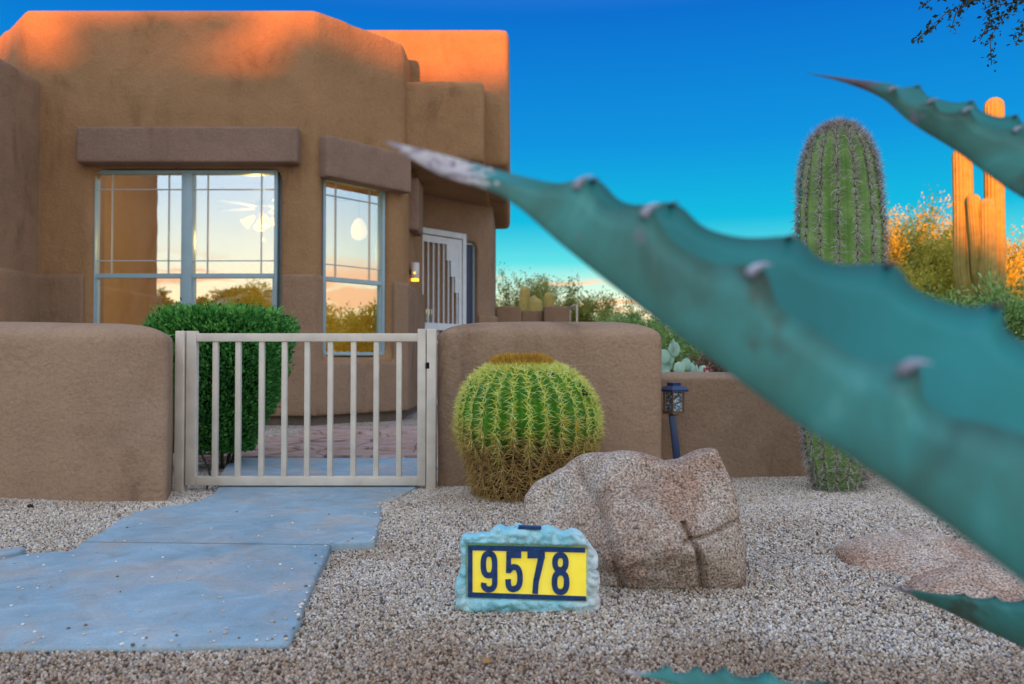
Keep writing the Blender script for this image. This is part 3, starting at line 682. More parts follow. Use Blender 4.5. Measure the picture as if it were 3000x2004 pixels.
# ------------------------------------------------------------------ barrel cactus
def ribbed(c, prof, nr, depth, lean, sub=6, phase=0.0):
    """ribbed body: rings of the profile (r, z), crests at the ribs"""
    v = []; f = []; n = nr * sub
    for r, z in prof:
        lx = lean(z)
        for q in range(n):
            a = 2 * math.pi * q / n + phase; t = abs(((q % sub) / sub) * 2 - 1); rr = r * (1 - depth * (1 - t ** 1.3))
            v.append((c[0] + lx[0] + rr * math.cos(a), c[1] + lx[1] + rr * math.sin(a), c[2] + z))
    for i in range(len(prof) - 1):
        for q in range(n): f.append((i * n + q, i * n + (q + 1) % n, (i + 1) * n + (q + 1) % n, (i + 1) * n + q))
    f.append(tuple((len(prof) - 1) * n + q for q in range(n)))
    return v, f
def interp(prof, N_):
    p = np.array(prof); t = np.concatenate([[0], np.cumsum(np.hypot(np.diff(p[:, 0]), np.diff(p[:, 1])))]); s_ = np.linspace(0, t[-1], N_)
    # smooth catmull through numpy interpolation of a denoised line
    x = np.interp(s_, t, p[:, 0]); y = np.interp(s_, t, p[:, 1])
    for _ in range(max(1, N_ // 22)):
        x[1:-1] = (x[:-2] + 2 * x[1:-1] + x[2:]) / 4; y[1:-1] = (y[:-2] + 2 * y[1:-1] + y[2:]) / 4
    return list(zip(x, y))
bc = G(1560, 1494, .0); bx, by = bc[0] + .005, 3.66
barrel = thing('barrel_cactus', (bx, by, 0), 'large golden barrel cactus, green above and dry brown below, before the wall', 'cactus')
bprof = interp([(.19, -.03), (.21, .04), (.25, .10), (.262, .17), (.262, .22), (.295, .28), (.32, .35), (.322, .42), (.305, .50), (.265, .57), (.20, .625), (.12, .648), (.06, .645)], 70)
blean = lambda z: (-.045 * (z / .65) - .008 * math.sin(z * 9), 0)
NR = 28
v, f = ribbed((bx, by, 0), bprof, NR, .17, blean); mesh_obj('body', v, f, M['barrel'], barrel, True)
def areoles(c, prof, nr, lean, step, phase=0.0):
    P = []; Nn = []; Tn = []; acc = 0; rows = []
    pr = np.array(prof)
    for i in range(1, len(pr) - 1):
        acc += math.hypot(*(pr[i] - pr[i - 1]))
        if acc > step: acc = 0; rows.append(i)
    for i in rows:
        r, z = pr[i]; dr, dz = pr[i + 1] - pr[i - 1]; l = math.hypot(dr, dz) or 1; nrx, nz = dz / l, -dr / l
        for q in range(nr):
            a = 2 * math.pi * q / nr + phase + rng.normal() * .006; lx = lean(z); zz = z + rng.normal() * .003
            P.append((c[0] + lx[0] + r * math.cos(a), c[1] + lx[1] + r * math.sin(a), c[2] + zz))
            Nn.append((nrx * math.cos(a), nrx * math.sin(a), nz)); Tn.append((-math.sin(a), math.cos(a), 0))
    return np.array(P), np.array(Nn), np.array(Tn)
P, Nn, Tn = areoles((bx, by, 0), bprof, NR, blean, .0165)
front = P[:, 1] < by + .12; P, Nn, Tn = P[front], Nn[front], Tn[front]
UPv = np.cross(Nn, Tn)
def radial(P, Nn, Tn, Uv, nper, lmin, lmax, out, r, droop):
    PP = []; DD = []; LL = []
    for i in range(nper):
        a = 2 * math.pi * i / nper + rng.normal(size=len(P)) * .35; w_ = out + rng.normal(size=len(P)) * .2
        DD.append(Tn * np.cos(a)[:, None] + Uv * np.sin(a)[:, None] + Nn * w_[:, None]); PP.append(P); LL.append(rng.uniform(lmin, lmax, len(P)))
    return spikes(np.concatenate(PP), np.concatenate(DD), np.concatenate(LL), r, droop)
up = P[:, 2] > .27 + rng.normal(size=len(P)) * .03
v, f = radial(P[up], Nn[up], Tn[up], UPv[up], 11, .034, .062, .70, .00125, .06)
tag(mesh_obj('spines', v, f, M['spine_y'], barrel), kind='stuff')
dn_ = P[:, 2] < .36 + rng.normal(size=len(P)) * .04
v, f = radial(P[dn_], Nn[dn_], Tn[dn_], UPv[dn_], 15, .045, .085, .60, .0014, .08)
tag(mesh_obj('dry_spines', v, f, M['spine_d'], barrel), kind='stuff')
# crown wool
n = 4200; th = rng.uniform(0, 2 * math.pi, n); rr = .135 * np.sqrt(rng.uniform(.15, 1, n)); cx0 = bx - .052
Pw = np.stack([cx0 + rr * np.cos(th), by + rr * np.sin(th), .652 + .022 * (1 - (rr / .14) ** 4) + rng.uniform(-.008, .008, n)], 1)
Dw = np.stack([np.cos(th) * .45 * rr / .13, np.sin(th) * .45 * rr / .13, np.ones(n)], 1) + rng.normal(size=(n, 3)) * .3
v, f = spikes(Pw, Dw, rng.uniform(.022, .042, n), .0016, 0); tag(mesh_obj('crown_wool', v, f, M['wool'], barrel), kind='stuff')
n = 900; th = rng.uniform(0, 2 * math.pi, n); Pw = np.stack([cx0 + .15 * np.cos(th), by + .15 * np.sin(th), np.full(n, .632) + rng.uniform(-.012, .008, n)], 1)
Dw = np.stack([np.cos(th), np.sin(th), np.full(n, 1.1)], 1) + rng.normal(size=(n, 3)) * .35
v, f = spikes(Pw, Dw, rng.uniform(.025, .05, n), .0009, 0); tag(mesh_obj('crown_spines', v, f, M['spine_y'], barrel), kind='stuff')
for px, py in ((1537, 1103), (1612, 1096), (1713, 1150)):
    p = W(px, py, 3.47); mb = MB()
    for _ in range(9): pebble(p + Vector((random.uniform(-.012, .012), random.uniform(-.01, .01), random.uniform(-.014, .014))), random.uniform(.004, .008), mb)
    mb.build('dried_flower', M['dark'], barrel)

# ------------------------------------------------------------------ near saguaro
sxy = G(2455, 1455, 0); sx, sy = sxy[0] + .045, sxy[1] + .12
sag = thing('saguaro_cactus', (sx, sy, 0), 'tall single column saguaro with grey spines in front of the low wall', 'cactus')
k_ = sy / F_PX
sprof = interp([(.095, -.03), (.115, .05), (.15, .18), (.175, .32), (.19, .6), (.20, 1.0), (.205, 1.3), (.195, 1.5), (.175, 1.68), (.135, 1.80), (.08, 1.86), (.03, 1.875)], 110)
slean = lambda z: (.018 * math.sin(z * 1.7) + .01 * z, 0)
NS = 15
v, f = ribbed((sx, sy, 0), sprof, NS, .27, slean, 8, .09); mesh_obj('body', v, f, M['saguaro'], sag, True)
P, Nn, Tn = areoles((sx, sy, 0), sprof, NS, slean, .019, .09)
fr_ = P[:, 1] < sy + .14; P, Nn, Tn = P[fr_], Nn[fr_], Tn[fr_]; UPv = np.cross(Nn, Tn)
v, f = radial(P, Nn, Tn, UPv, 15, .038, .070, .60, .0016, .12)
tag(mesh_obj('spines', v, f, M['spine_g'], sag), kind='stuff')
v, f = radial(P, Nn, Tn, UPv, 5, .008, .016, .9, .0028, 0); tag(mesh_obj('areoles', v, f, leafmat('areole_dark', [(.05, .03, .03), (.13, .09, .08), (.09, .06, .06)], .8, 0), sag), kind='stuff')
tp = P[:, 2] > 1.55; v, f = radial(P[tp], Nn[tp], Tn[tp], UPv[tp], 8, .04, .065, 1.1, .0013, -.1)
tag(mesh_obj('tip_spines', v, f, M['spine_g'], sag), kind='stuff')
nn_ = rng.uniform(0, 1, 260); th = rng.uniform(0, 6.28, 260); Pt = np.stack([sx + slean(1.86)[0] + .09 * nn_ * np.cos(th), sy + .09 * nn_ * np.sin(th), 1.875 - .02 * nn_], 1)
v, f = spikes(Pt, np.stack([np.cos(th) * nn_, np.sin(th) * nn_, np.full(260, 1.0)], 1), rng.uniform(.03, .055, 260), .001, 0); tag(mesh_obj('top_spines', v, f, M['spine_g'], sag), kind='stuff')

# ------------------------------------------------------------------ distant saguaros
def stick(mb, pts, r, nr=16, n_=None):
    pts = [Vector(p) for p in pts]; m_ = 22; path = []
    for i in range(m_):
        t = i / (m_ - 1) * (len(pts) - 1); a = min(int(t), len(pts) - 2); path.append(pts[a].lerp(pts[a + 1], t - a))
    for _ in range(3): path[1:-1] = [(path[i - 1] + path[i] * 2 + path[i + 1]) / 4 for i in range(1, m_ - 1)]
    dz_ = (path[-1] - path[-2]).normalized(); tip_ = path[-1]
    while len(path) > 4 and (path[-1] - tip_).length < r * 1.05: path.pop()
    rl_ = [1.0] * len(path)
    for a_ in (0, 20, 40, 55, 68, 79, 87): path.append(tip_ - dz_ * r * (1 - math.sin(R(a_)))); rl_.append(math.cos(R(a_)))
    m_ = len(path); n = nr * 4; v = []; f = []; acc = 0
    for i, p in enumerate(path):
        if i: acc += (path[i] - path[i - 1]).length
        rr = r * rl_[i]
        for q in range(n):
            a = 2 * math.pi * q / n; t = abs((q % 4) / 2 - 1); v.append(p + Vector((math.cos(a), math.sin(a), 0)) * max(rr, .004) * (1 - .15 * (1 - t)))
    for i in range(m_ - 1):
        for q in range(n): f.append((i * n + q, i * n + (q + 1) % n, (i + 1) * n + (q + 1) % n, (i + 1) * n + q))
    f.append(tuple((m_ - 1) * n + q for q in range(n))); mb.add(v, f)
FD = 14.0
P14 = lambda px, py, d=0: W(px, py, FD + d)
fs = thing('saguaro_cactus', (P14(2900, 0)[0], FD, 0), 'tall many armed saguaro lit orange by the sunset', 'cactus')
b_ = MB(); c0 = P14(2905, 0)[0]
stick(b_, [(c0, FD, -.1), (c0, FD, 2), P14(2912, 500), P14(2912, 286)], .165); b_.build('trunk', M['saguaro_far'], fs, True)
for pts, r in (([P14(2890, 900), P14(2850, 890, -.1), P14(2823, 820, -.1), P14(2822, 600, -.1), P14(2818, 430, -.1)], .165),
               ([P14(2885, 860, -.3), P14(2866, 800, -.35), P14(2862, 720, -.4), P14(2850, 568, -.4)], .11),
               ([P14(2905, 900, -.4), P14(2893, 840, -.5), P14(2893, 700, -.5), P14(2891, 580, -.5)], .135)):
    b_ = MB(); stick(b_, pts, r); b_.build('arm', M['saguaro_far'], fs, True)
for i, (px, yt, r, D, lb) in enumerate(((1537, 838, .15, 22, 'tallest of the four small distant saguaros behind the parapet wall'), (1564, 866, .12, 23, 'thin dark distant saguaro just left of the shortest one behind the parapet'),
        (1574, 874, .14, 21.5, 'shortest of the distant saguaros in the middle of the parapet'), (1609, 856, .15, 22, 'distant saguaro above the right block of the parapet'))):
    p = W(px, yt, D); b_ = MB(); stick(b_, [(p.x, D, -.1), (p.x, D, 1.2), p], r, 10); o = b_.build('saguaro_cactus', M['saguaro_far'], None, True)
    tag(o, lb, 'cactus', 'small saguaros beyond the parapet')
p = W(1863, 918, 26); b_ = MB(); stick(b_, [(p.x, 26, -.1), (p.x, 26, 1.2), p], .11, 8); tag(b_.build('saguaro_cactus', M['saguaro_far'], None, True), 'tiny lone saguaro rising from the green brush beyond the wall block', 'cactus')

# far parapet wall with a rail
FP = 13.5
px_ = lambda a: W(a, 0, FP)[0]
pw = thing('parapet_wall', (px_(1560), FP, 0), 'stepped brown stucco parapet wall beyond the entry', 'wall')
zz_ = lambda q: W(0, q, FP)[2]
b_ = MB(); b_.box(px_(1453), px_(1527), FP, FP + .45, -.1, zz_(897)); b_.build('pillar', M['house'], pw, bevel=.03)
b_ = MB(); b_.box(px_(1592), px_(1668), FP, FP + .45, -.1, zz_(897)); b_.build('pillar', M['house'], pw, bevel=.03)
b_ = MB(); b_.box(px_(1527), px_(1592), FP + .12, FP + .35, -.1, zz_(908)); b_.build('panel', M['house'], pw, bevel=.03)
rl = thing('metal_railing', (px_(1678), FP, 0), 'short pale metal railing at the right end of the parapet', 'railing')
b_ = MB(); b_.box(px_(1682), px_(1687), FP - .3, FP - .27, 0, zz_(897)); b_.build('post', M['gate'], rl)
b_ = MB(); b_.box(px_(1669), px_(1672), FP + .1, FP + .13, 0, zz_(900)); b_.build('post', M['gate'], rl)
b_ = MB(); b_.tube([(px_(1670), FP + .11, zz_(900)), (px_(1684), FP - .28, zz_(898))], .02, 6); b_.build('rail', M['gate'], rl)

# ------------------------------------------------------------------ trees and brush
def branchy(base, height, spread, levels, nb, rt, up=.5, seed=1):
    rnd = random.Random(seed); segs = []; ends = []
    def grow(p, d, l, r, lv):
        q = p; pts = [p]; n = 4
        for i in range(n):
            d = (d + Vector((rnd.gauss(0, .16), rnd.gauss(0, .16), rnd.gauss(0, .08) + .05 * up))).normalized(); q = q + d * (l / n); pts.append(q)
            if lv >= levels - 1: ends.append((q, d))
        segs.append((pts, [r * (1 - .45 * i / n) for i in range(n + 1)]))
        if lv < levels:
            for i in range(nb):
                t = rnd.uniform(.45, 1); a = pts[min(n, int(t * n))]
                nd = (d + Vector((rnd.gauss(0, 1), rnd.gauss(0, 1), rnd.gauss(.15, .5))) * spread).normalized()
                grow(a, nd, l * rnd.uniform(.6, .85), r * .55, lv + 1)
    for i in range(3): grow(Vector(base), Vector((rnd.gauss(0, .35), rnd.gauss(0, .35), 1)).normalized(), height * .42, rt, 0)
    return segs, ends
def plant(name, base, height, width, nleaf, lsize, mat, bark, label, cat, group=None, seed=1, levels=3, nb=3, rt=.06, spread=.55, elong=1.8, blob=.0, up=.5, trunkname='trunk', crownname='crown'):
    rs_ = np.random.default_rng(seed); segs, ends = branchy((0, 0, 0), height, spread, levels, nb, rt, up, seed)
    E = np.array([tuple(e[0]) for e in ends]); ED = np.array([tuple(e[1]) for e in ends])
    top = np.percentile(E[:, 2], 98); wd = np.percentile(np.hypot(E[:, 0], E[:, 1]), 93)
    sxz = np.array([width / wd, width / wd, height / top])
    root = thing(name, base, label, cat, group); b0 = Vector(base)
    mb = MB()
    for pts, rad in segs: mb.tube([b0 + Vector((p.x * sxz[0], p.y * sxz[1], p.z * sxz[2])) for p in pts], rad, 5, False)
    mb.build(trunkname, bark, root, True)
    i = rs_.integers(0, len(E), nleaf)
    P_ = E[i] * sxz + rs_.normal(size=(nleaf, 3)) * (blob or height * .035) + np.array(base)
    v, f = leaves(P_, lsize, elong, ED[i]); mesh_obj(crownname, v, f, mat, root)
    return root
def at(px, D, z=0): p = W(px, 1000, D); return (p.x, D, z)
# golden trees lit by the last sun
hgt = lambda py, D: W(0, py, D)[2]
plant('palo_verde_tree', at(2655, 19), hgt(650, 19), 1.9, 26000, .032, M['gold'], M['pvbark'], 'golden lit palo verde tree between the near saguaro and the armed one', 'tree', 'palo verde trees behind the yard', 21, 3, 4, .06, .5, 2.4)
plant('palo_verde_tree', at(2770, 17), hgt(735, 17), 1.7, 26000, .032, M['gold'], M['pvbark'], 'lower golden palo verde tree just left of the armed saguaro', 'tree', 'palo verde trees behind the yard', 22, 3, 4, .06, .55, 2.4)
plant('palo_verde_tree', at(3010, 18), hgt(640, 18), 1.7, 26000, .032, M['gold'], M['pvbark'], 'palo verde tree with bare upper branches right of the armed saguaro', 'tree', 'palo verde trees behind the yard', 23, 3, 4, .06, .5, 2.4)
plant('desert_shrub', at(2880, 11), hgt(870, 11), 1.3, 9000, .035, M['green'], M['bark'], 'green desert shrub in front of the armed saguaro', 'shrub', 'shrubs beyond the low wall', 24, 3, 4, .02, .6, 2, trunkname='stem', crownname='foliage')
plant('desert_shrub', at(2700, 12), hgt(900, 12), 1.5, 9000, .035, M['green'], M['bark'], 'green desert shrub below the golden trees', 'shrub', 'shrubs beyond the low wall', 25, 3, 4, .02, .6, 2, trunkname='stem', crownname='foliage')
for px, D, py, wd, sd_, mat, lb in ((1470, 24, 830, 1.3, 31, 'olive', 'yellow green palo verde tree beside the entry wall of the house'),
        (1560, 27, 838, 1.9, 32, 'olive', 'wispy palo verde tree behind the four small saguaros'),
        (1650, 25, 862, 1.3, 33, 'olive', 'wispy palo verde tree above the railing'),
        (1730, 25, 880, 1.1, 34, 'olive', 'small leaning palo verde tree right of the railing')):
    plant('palo_verde_tree', at(px, D), hgt(py, D), wd, 9000, .034, M[mat], M['pvbark'], lb, 'tree', 'palo verde trees beyond the entry', sd_, 3, 3, .05, .55, 2.6)
for px, D, py, wd, sd_, nl, lb in ((1830, 20, 928, 1.2, 41, 7000, 'green creosote bush behind the right end of the wall block'),
        (1930, 17, 925, 1.1, 42, 8000, 'tall green creosote bush above the low wall corner'),
        (2030, 15, 960, 1.0, 43, 8000, 'green creosote bush behind the agave leaf edge'),
        (1960, 11, 1000, .8, 44, 8000, 'low leafy green bush just behind the prickly pear'),
        (2090, 10, 1010, .8, 45, 6000, 'grey green low bush right of the prickly pear')):
    plant('creosote_bush', at(px, D), hgt(py, D), wd, int(nl * 1.5), .026, M['green'], M['bark'], lb, 'bush', 'creosote bushes beyond the low wall', sd_, 3, 4, .015, .6, 2.2, trunkname='stem', crownname='foliage')
plant('dry_weed', at(2120, 7.5), hgt(1028, 7.5), .40, 2600, .022, M['brownweed'], M['bark'], 'dry brown weed clump behind the low wall', 'weed', None, 51, 3, 4, .006, .6, 1.6, trunkname='stem', crownname='foliage')
# prickly pear
pp = thing('prickly_pear', at(1990, 7.0), 'pale blue green prickly pear pads behind the low wall', 'cactus')
pm = cactusmat('pear_pad', (.20, .38, .30), (.42, .58, .42)); random.seed(5)
for px, py, r, ax_ in ((1945, 1045, .055, 1), (1975, 1024, .058, .9), (1963, 1050, .05, .8), (1955, 1068, .05, 1), (2010, 1067, .045, 1), (2025, 1080, .045, .8), (1990, 1080, .05, 1), (2040, 1084, .04, .25), (2060, 1090, .05, 1), (1972, 1012, .05, .2), (1945, 1085, .055, 1)):
    c = W(px, py, 7.0 + random.uniform(-.15, .15)); bm = bmesh.new(); bmesh.ops.create_uvsphere(bm, u_segments=18, v_segments=12, radius=1)
    v = [(c.x + q.co.x * r * ax_, c.y + q.co.y * (.012 + r * (1 - ax_)), c.z + q.co.z * r * 1.2) for q in bm.verts]; f = [tuple(x.index for x in q.verts) for q in bm.faces]; bm.free()
    mesh_obj('pad', v, f, pm, pp, True)
for px, h in ((1950, 1085), (1985, 1090), (2020, 1092), (2055, 1095)):
    q = W(px, h, 7.0); b_ = MB(); b_.lathe((q.x, 7.0, 0), [(.03, -.05), (.04, .2), (.045, .45), (.03, q.z)], 10); b_.build('stalk', pm, pp, True)
for px, py in ((2072, 1078), (2082, 1088), (2064, 1084)):
    c = W(px, py, 6.9); b_ = MB(); b_.lathe(c, [(.004, .022), (.012, .015), (.013, -.01), (.005, -.02)], 8); b_.build('fruit', simple('pear_fruit', (.30, .05, .06)), pp, True)

# clipped shrub behind the gate
hx, hy = W(655, 1400, 5.0)[0], 5.0
hd = thing('clipped_shrub', (hx, hy, 0), 'dense dark green clipped shrub behind the metal gate', 'shrub')
n = 46000
th = rng.uniform(0, 2 * math.pi, n); zq = rng.uniform(0, 1, n)
zs_ = .10 + zq * .85
prof_r = np.interp(zq, [0, .15, .4, .7, .85, .95, 1], [.20, .26, .33, .38, .385, .36, .31])
rad = prof_r * (1 - .30 * rng.uniform(0, 1, n) ** 2) * (1 + .05 * np.sin(th * 5 + zq * 7) + .05 * np.sin(th * 3 - zq * 12) + rng.normal(size=n) * .025 + .09 * np.sin(th * 23 + zq * 31) * np.sin(zq * 27 + th * 5) )
topm = rng.uniform(0, 1, n) < .22; rad[topm] = .375 * np.sqrt(rng.uniform(0, 1, topm.sum())); zs_[topm] = .945 + rng.normal(size=topm.sum()) * .030 - .08 * (rad[topm] / .375) ** 4
P_ = np.stack([hx + rad * np.cos(th) * 1.08 - (1 - zq) * .08, hy + rad * np.sin(th), zs_], 1)
Dn = np.stack([np.cos(th), np.sin(th), np.full(n, .6)], 1); Dn[topm, 2] = 2
v, f = leaves(P_, .0135, 1.8, Dn); mesh_obj('foliage', v, f, M['hedge'], hd)
n = 420; th = rng.uniform(0, 2 * math.pi, n); q = rng.uniform(.55, 1, n); Pq = []; Dq = []
for a_, q_ in zip(th, q):
    top_ = rng.uniform() < .6; rr_ = (.36 * math.sqrt(rng.uniform()) if top_ else .385); b0 = np.array([hx + rr_ * math.cos(a_), hy + rr_ * math.sin(a_), .945 if top_ else .1 + q_ * .85]); dd_ = np.array([math.cos(a_) * (.3 if top_ else 1), math.sin(a_) * (.3 if top_ else 1), 1.0]); ln_ = rng.uniform(.02, .055)
    for t_ in np.linspace(0, 1, 7): Pq.append(b0 + dd_ * ln_ * t_ + rng.normal(size=3) * .003); Dq.append(dd_)
v, f = leaves(np.array(Pq), .012, 1.8, np.array(Dq)); mesh_obj('shoots', v, f, leafmat('young_leaf', [(.10, .36, .05), (.22, .52, .10)]), hd)
b_ = MB(); random.seed(3)
for i in range(9):
    a_ = i * .7; b_.tube([(hx + .04 * math.cos(a_), hy + .04 * math.sin(a_), -.02), (hx + .12 * math.cos(a_), hy + .12 * math.sin(a_), .3), (hx + .28 * math.cos(a_), hy + .28 * math.sin(a_), .8)], [.012, .009, .004], 6)
b_.build('stem', M['bark'], hd, True)
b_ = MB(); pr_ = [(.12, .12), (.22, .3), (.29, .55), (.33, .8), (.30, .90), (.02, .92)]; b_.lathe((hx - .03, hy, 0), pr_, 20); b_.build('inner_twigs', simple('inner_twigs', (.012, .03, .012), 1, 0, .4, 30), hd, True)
# irrigation tube near the gate foot
b_ = MB(); b_.tube([W(590, 1330, 4.6), W(612, 1375, 4.45), W(616, 1400, 4.35), W(600, 1450, 4.0), W(560, 1462, 3.92)], .006, 6)
tag(b_.build('irrigation_hose', M['dark'], None, True), 'thin black irrigation hose at the foot of the gate', 'hose')

# overhanging tree at top right: its trunk stands outside the frame
ot = thing('mesquite_tree', (3.6, 3.6, 0), 'dark leafy mesquite twigs hanging in at the upper right corner', 'tree')
b_ = MB(); b_.tube([(3.6, 3.6, -.1), (3.55, 3.6, 1.2), (3.4, 3.5, 2.2), (3.1, 3.4, 3.0)], [.11, .095, .08, .05], 10); b_.tube([(3.4, 3.5, 2.2), (3.6, 3.9, 3.2), (3.7, 4.1, 4.0)], [.07, .05, .03], 8)
TD = 3.0; rnd = random.Random(8); LP = []
def twig(pts, r=.0035):
    global LP
    path = [W(a_, c_, TD + d_) for a_, c_, d_ in pts]; b_.tube(path, [r, r * .9] + [r * .5] * (len(path) - 2), 5)
    for i in range(len(path) - 1):
        L_ = (path[i + 1] - path[i]).length
        for _ in range(int(L_ * 260)):
            t = rnd.random(); p_ = path[i].lerp(path[i + 1], t); LP.append(p_ + Vector((rnd.gauss(0, .011), rnd.gauss(0, .02), rnd.gauss(0, .011))))
    return path
b_.tube([(3.1, 3.4, 3.0), W(3200, -260, TD + .1), W(3080, -90, TD)], [.05, .016, .007], 7)
for pts in ([(3080, -90, 0), (2960, -40, 0), (2850, -5, 0), (2770, 40, 0), (2720, 85, 0), (2672, 128, 0)],
            [(2850, -5, 0), (2800, -30, 0), (2740, -10, 0), (2700, 20, 0)],
            [(3080, -90, 0), (3010, -10, .05), (2950, 40, .05), (2900, 110, .05), (2905, 190, .05)],
            [(2950, 40, .05), (2900, 60, .05), (2870, 120, .05)],
            [(3080, -90, 0), (3040, 20, -.05), (3000, 80, -.05), (2975, 130, -.05)],
            [(3200, -60, 0), (3060, 40, 0), (3010, 60, 0), (2980, 120, 0)],
            [(2850, -5, 0), (2800, 40, 0), (2790, 75, 0), (2800, 90, 0)],
            [(3100, -60, 0), (3000, -30, 0), (2930, 0, 0), (2880, 30, 0)],
            [(3010, -10, .05), (2960, 10, .05), (2915, 15, .05), (2880, 60, .05)]): twig(pts)
b_.build('trunk', M['bark'], ot, True)
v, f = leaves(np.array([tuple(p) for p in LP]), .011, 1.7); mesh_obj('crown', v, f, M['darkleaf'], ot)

# brush on the added ridge behind the camera (mirrored in the panes, mottles its shadow)
rnd = random.Random(77); i = 0; lbs = []
for i in range(26):
    x = -44 + i * 1.7 + rnd.uniform(-.6, .6); y = -38 + rnd.uniform(-3, 3)
    h = (rnd.uniform(.25, .6) if x > -19 else rnd.uniform(.7, 1.6)) if x < -6 else rnd.uniform(.4, .8)
    plant('shadow_ridge_bush', (x, y, gz(x, y) - .1), h, rnd.uniform(1.0, 1.7), 2300, .075, M['olive'], M['bark'], 'low olive brush on the added shadow ridge behind the viewpoint', 'bush', 'brush on the added shadow ridge', 100 + i, 3, 3, .03, .7, 1.8, trunkname='stem', crownname='foliage')
for x, h in ((3.5, 3.6), (-6.5, 3.4), (7.5, 2.8)):
    y = -24; plant('mesquite_tree', (x, y, gz(x, y)), h, h * .45, 7000, .07, M['olive'], M['bark'], 'loose mesquite tree across the street behind the viewpoint', 'tree', 'mesquite trees across the street', int(200 + x * 2), 3, 4, .07, .6, 1.9)

plant('mesquite_tree', (-9.6, -14, 0), 3.2, 1.2, 12000, .05, M['gold'], M['bark'], 'tall brush mirrored behind the hedge in the wide bay window', 'tree', None, 301, 3, 4, .05, .6, 1.9)
for x, y, h, lb in ((8.2, 7.4, 1.75, 'golden bush beside the yard mirrored in the slanted bay window'), (8.8, 9.2, 1.6, 'second golden bush mirrored in the slanted bay window'), (9.6, 5.6, 1.9, 'golden bush at the yard edge outside the picture')):
    plant('palo_verde_bush', (x, y, 0), h, 1.2, 12000, .035, M['gold'], M['pvbark'], lb, 'bush', None, int(x * 50), 3, 4, .03, .5, 2.4, trunkname='stem', crownname='foliage')

# ------------------------------------------------------------------ rocks
def rock(name, outline, D, depth, mat, label, amp=.018, seed=0, c=None, boxy=3.0, nt=150, np_=46, ysh=0, face=None, facet=.75, fam=0.0, cuts=0):
    """a solid stone: the outline gives its front shape, depth its thickness"""
    pts = [W(a_, c_, D) for a_, c_ in outline]; cx_, cz_ = (W(c[0], c[1], D)[0], W(c[0], c[1], D)[2]) if c else (sum(p.x for p in pts) / len(pts), sum(p.z for p in pts) / len(pts))
    pol = sorted([(math.atan2(p.z - cz_, p.x - cx_), math.hypot(p.x - cx_, p.z - cz_)) for p in pts])
    A = np.array([p[0] for p in pol]); Rr = np.array([p[1] for p in pol])
    A = np.concatenate([A - 2 * math.pi, A, A + 2 * math.pi]); Rr = np.tile(Rr, 3)
    rq = random.Random(int(seed * 10)); planes = []
    w0 = max(p.x for p in pts) - min(p.x for p in pts); h0_ = max(p.z for p in pts) - min(p.z for p in pts)
    for _ in range(cuts):
        n0 = Vector((rq.gauss(0, .8), -abs(rq.gauss(.7, .5)), rq.gauss(.1, .7))).normalized(); sup = math.sqrt((n0.x * w0 / 2) ** 2 + (n0.y * depth) ** 2 + (n0.z * h0_ / 2) ** 2)
        planes.append((n0, sup * rq.uniform(.76, .98)))
    v = []; f = []
    for j in range(np_ + 1):
        ph = -math.pi / 2 + math.pi * j / np_; cs = max(0, math.cos(ph)) ** (2 / boxy); sn = math.copysign(abs(math.sin(ph)) ** (2 / boxy), math.sin(ph))
        for i in range(nt):
            th = -math.pi + 2 * math.pi * i / nt; r = np.interp(th, A, Rr)
            rr = r * cs
            p = Vector((cx_ + rr * math.cos(th), D + depth * sn, cz_ + rr * math.sin(th)))
            c3 = Vector((cx_, D, cz_))
            for n0, d0 in planes:
                e_p = (p - c3).dot(n0) - d0
                if e_p > 0: p -= n0 * e_p * .92 * (1 - cs ** 8)
            if face: wq = (1 - sn) / 2; p.y += face(p.x - cx_, p.z - cz_) * wq * wq * (3 - 2 * wq)
            n_ = Vector((math.cos(th) * cs, sn * 1.2, math.sin(th) * cs)).normalized()
            q = p * 4 + Vector((seed, seed, seed))
            d_ = amp * (.8 * noise.fractal(q, .9, 2.1, 6) + .5 * (.4 - abs(noise.noise(q * 1.1)) * 2) + .25 * (.4 - abs(noise.noise(q * 3.1)) * 2))
            vd = noise.voronoi(q * facet + Vector((noise.noise(q * 1.5), noise.noise(q * 1.5 + Vector((9, 0, 0))), 0)) * .5)[0]
            d_ += amp * (1.5 * (.45 - vd[0]) - .9 * math.exp(-((vd[1] - vd[0]) / .05) ** 2)) * fam
            v.append(p + n_ * d_ * (.4 + 1.0 * (1 - cs)))
    for j in range(np_):
        for i in range(nt): f.append((j * nt + i, j * nt + (i + 1) % nt, (j + 1) * nt + (i + 1) % nt, (j + 1) * nt + i))
    b = bmesh.new(); 
    o = mesh_obj(name, v, f, mat, None, True); b.from_mesh(o.data); bmesh.ops.remove_doubles(b, verts=b.verts, dist=1e-5); bmesh.ops.recalc_face_normals(b, faces=b.faces); b.to_mesh(o.data); b.free()
    sm_ = o.modifiers.new('s', 'SMOOTH'); sm_.iterations = 1; bake_mods(o)
    return tag(o, label, 'rock') if label else o
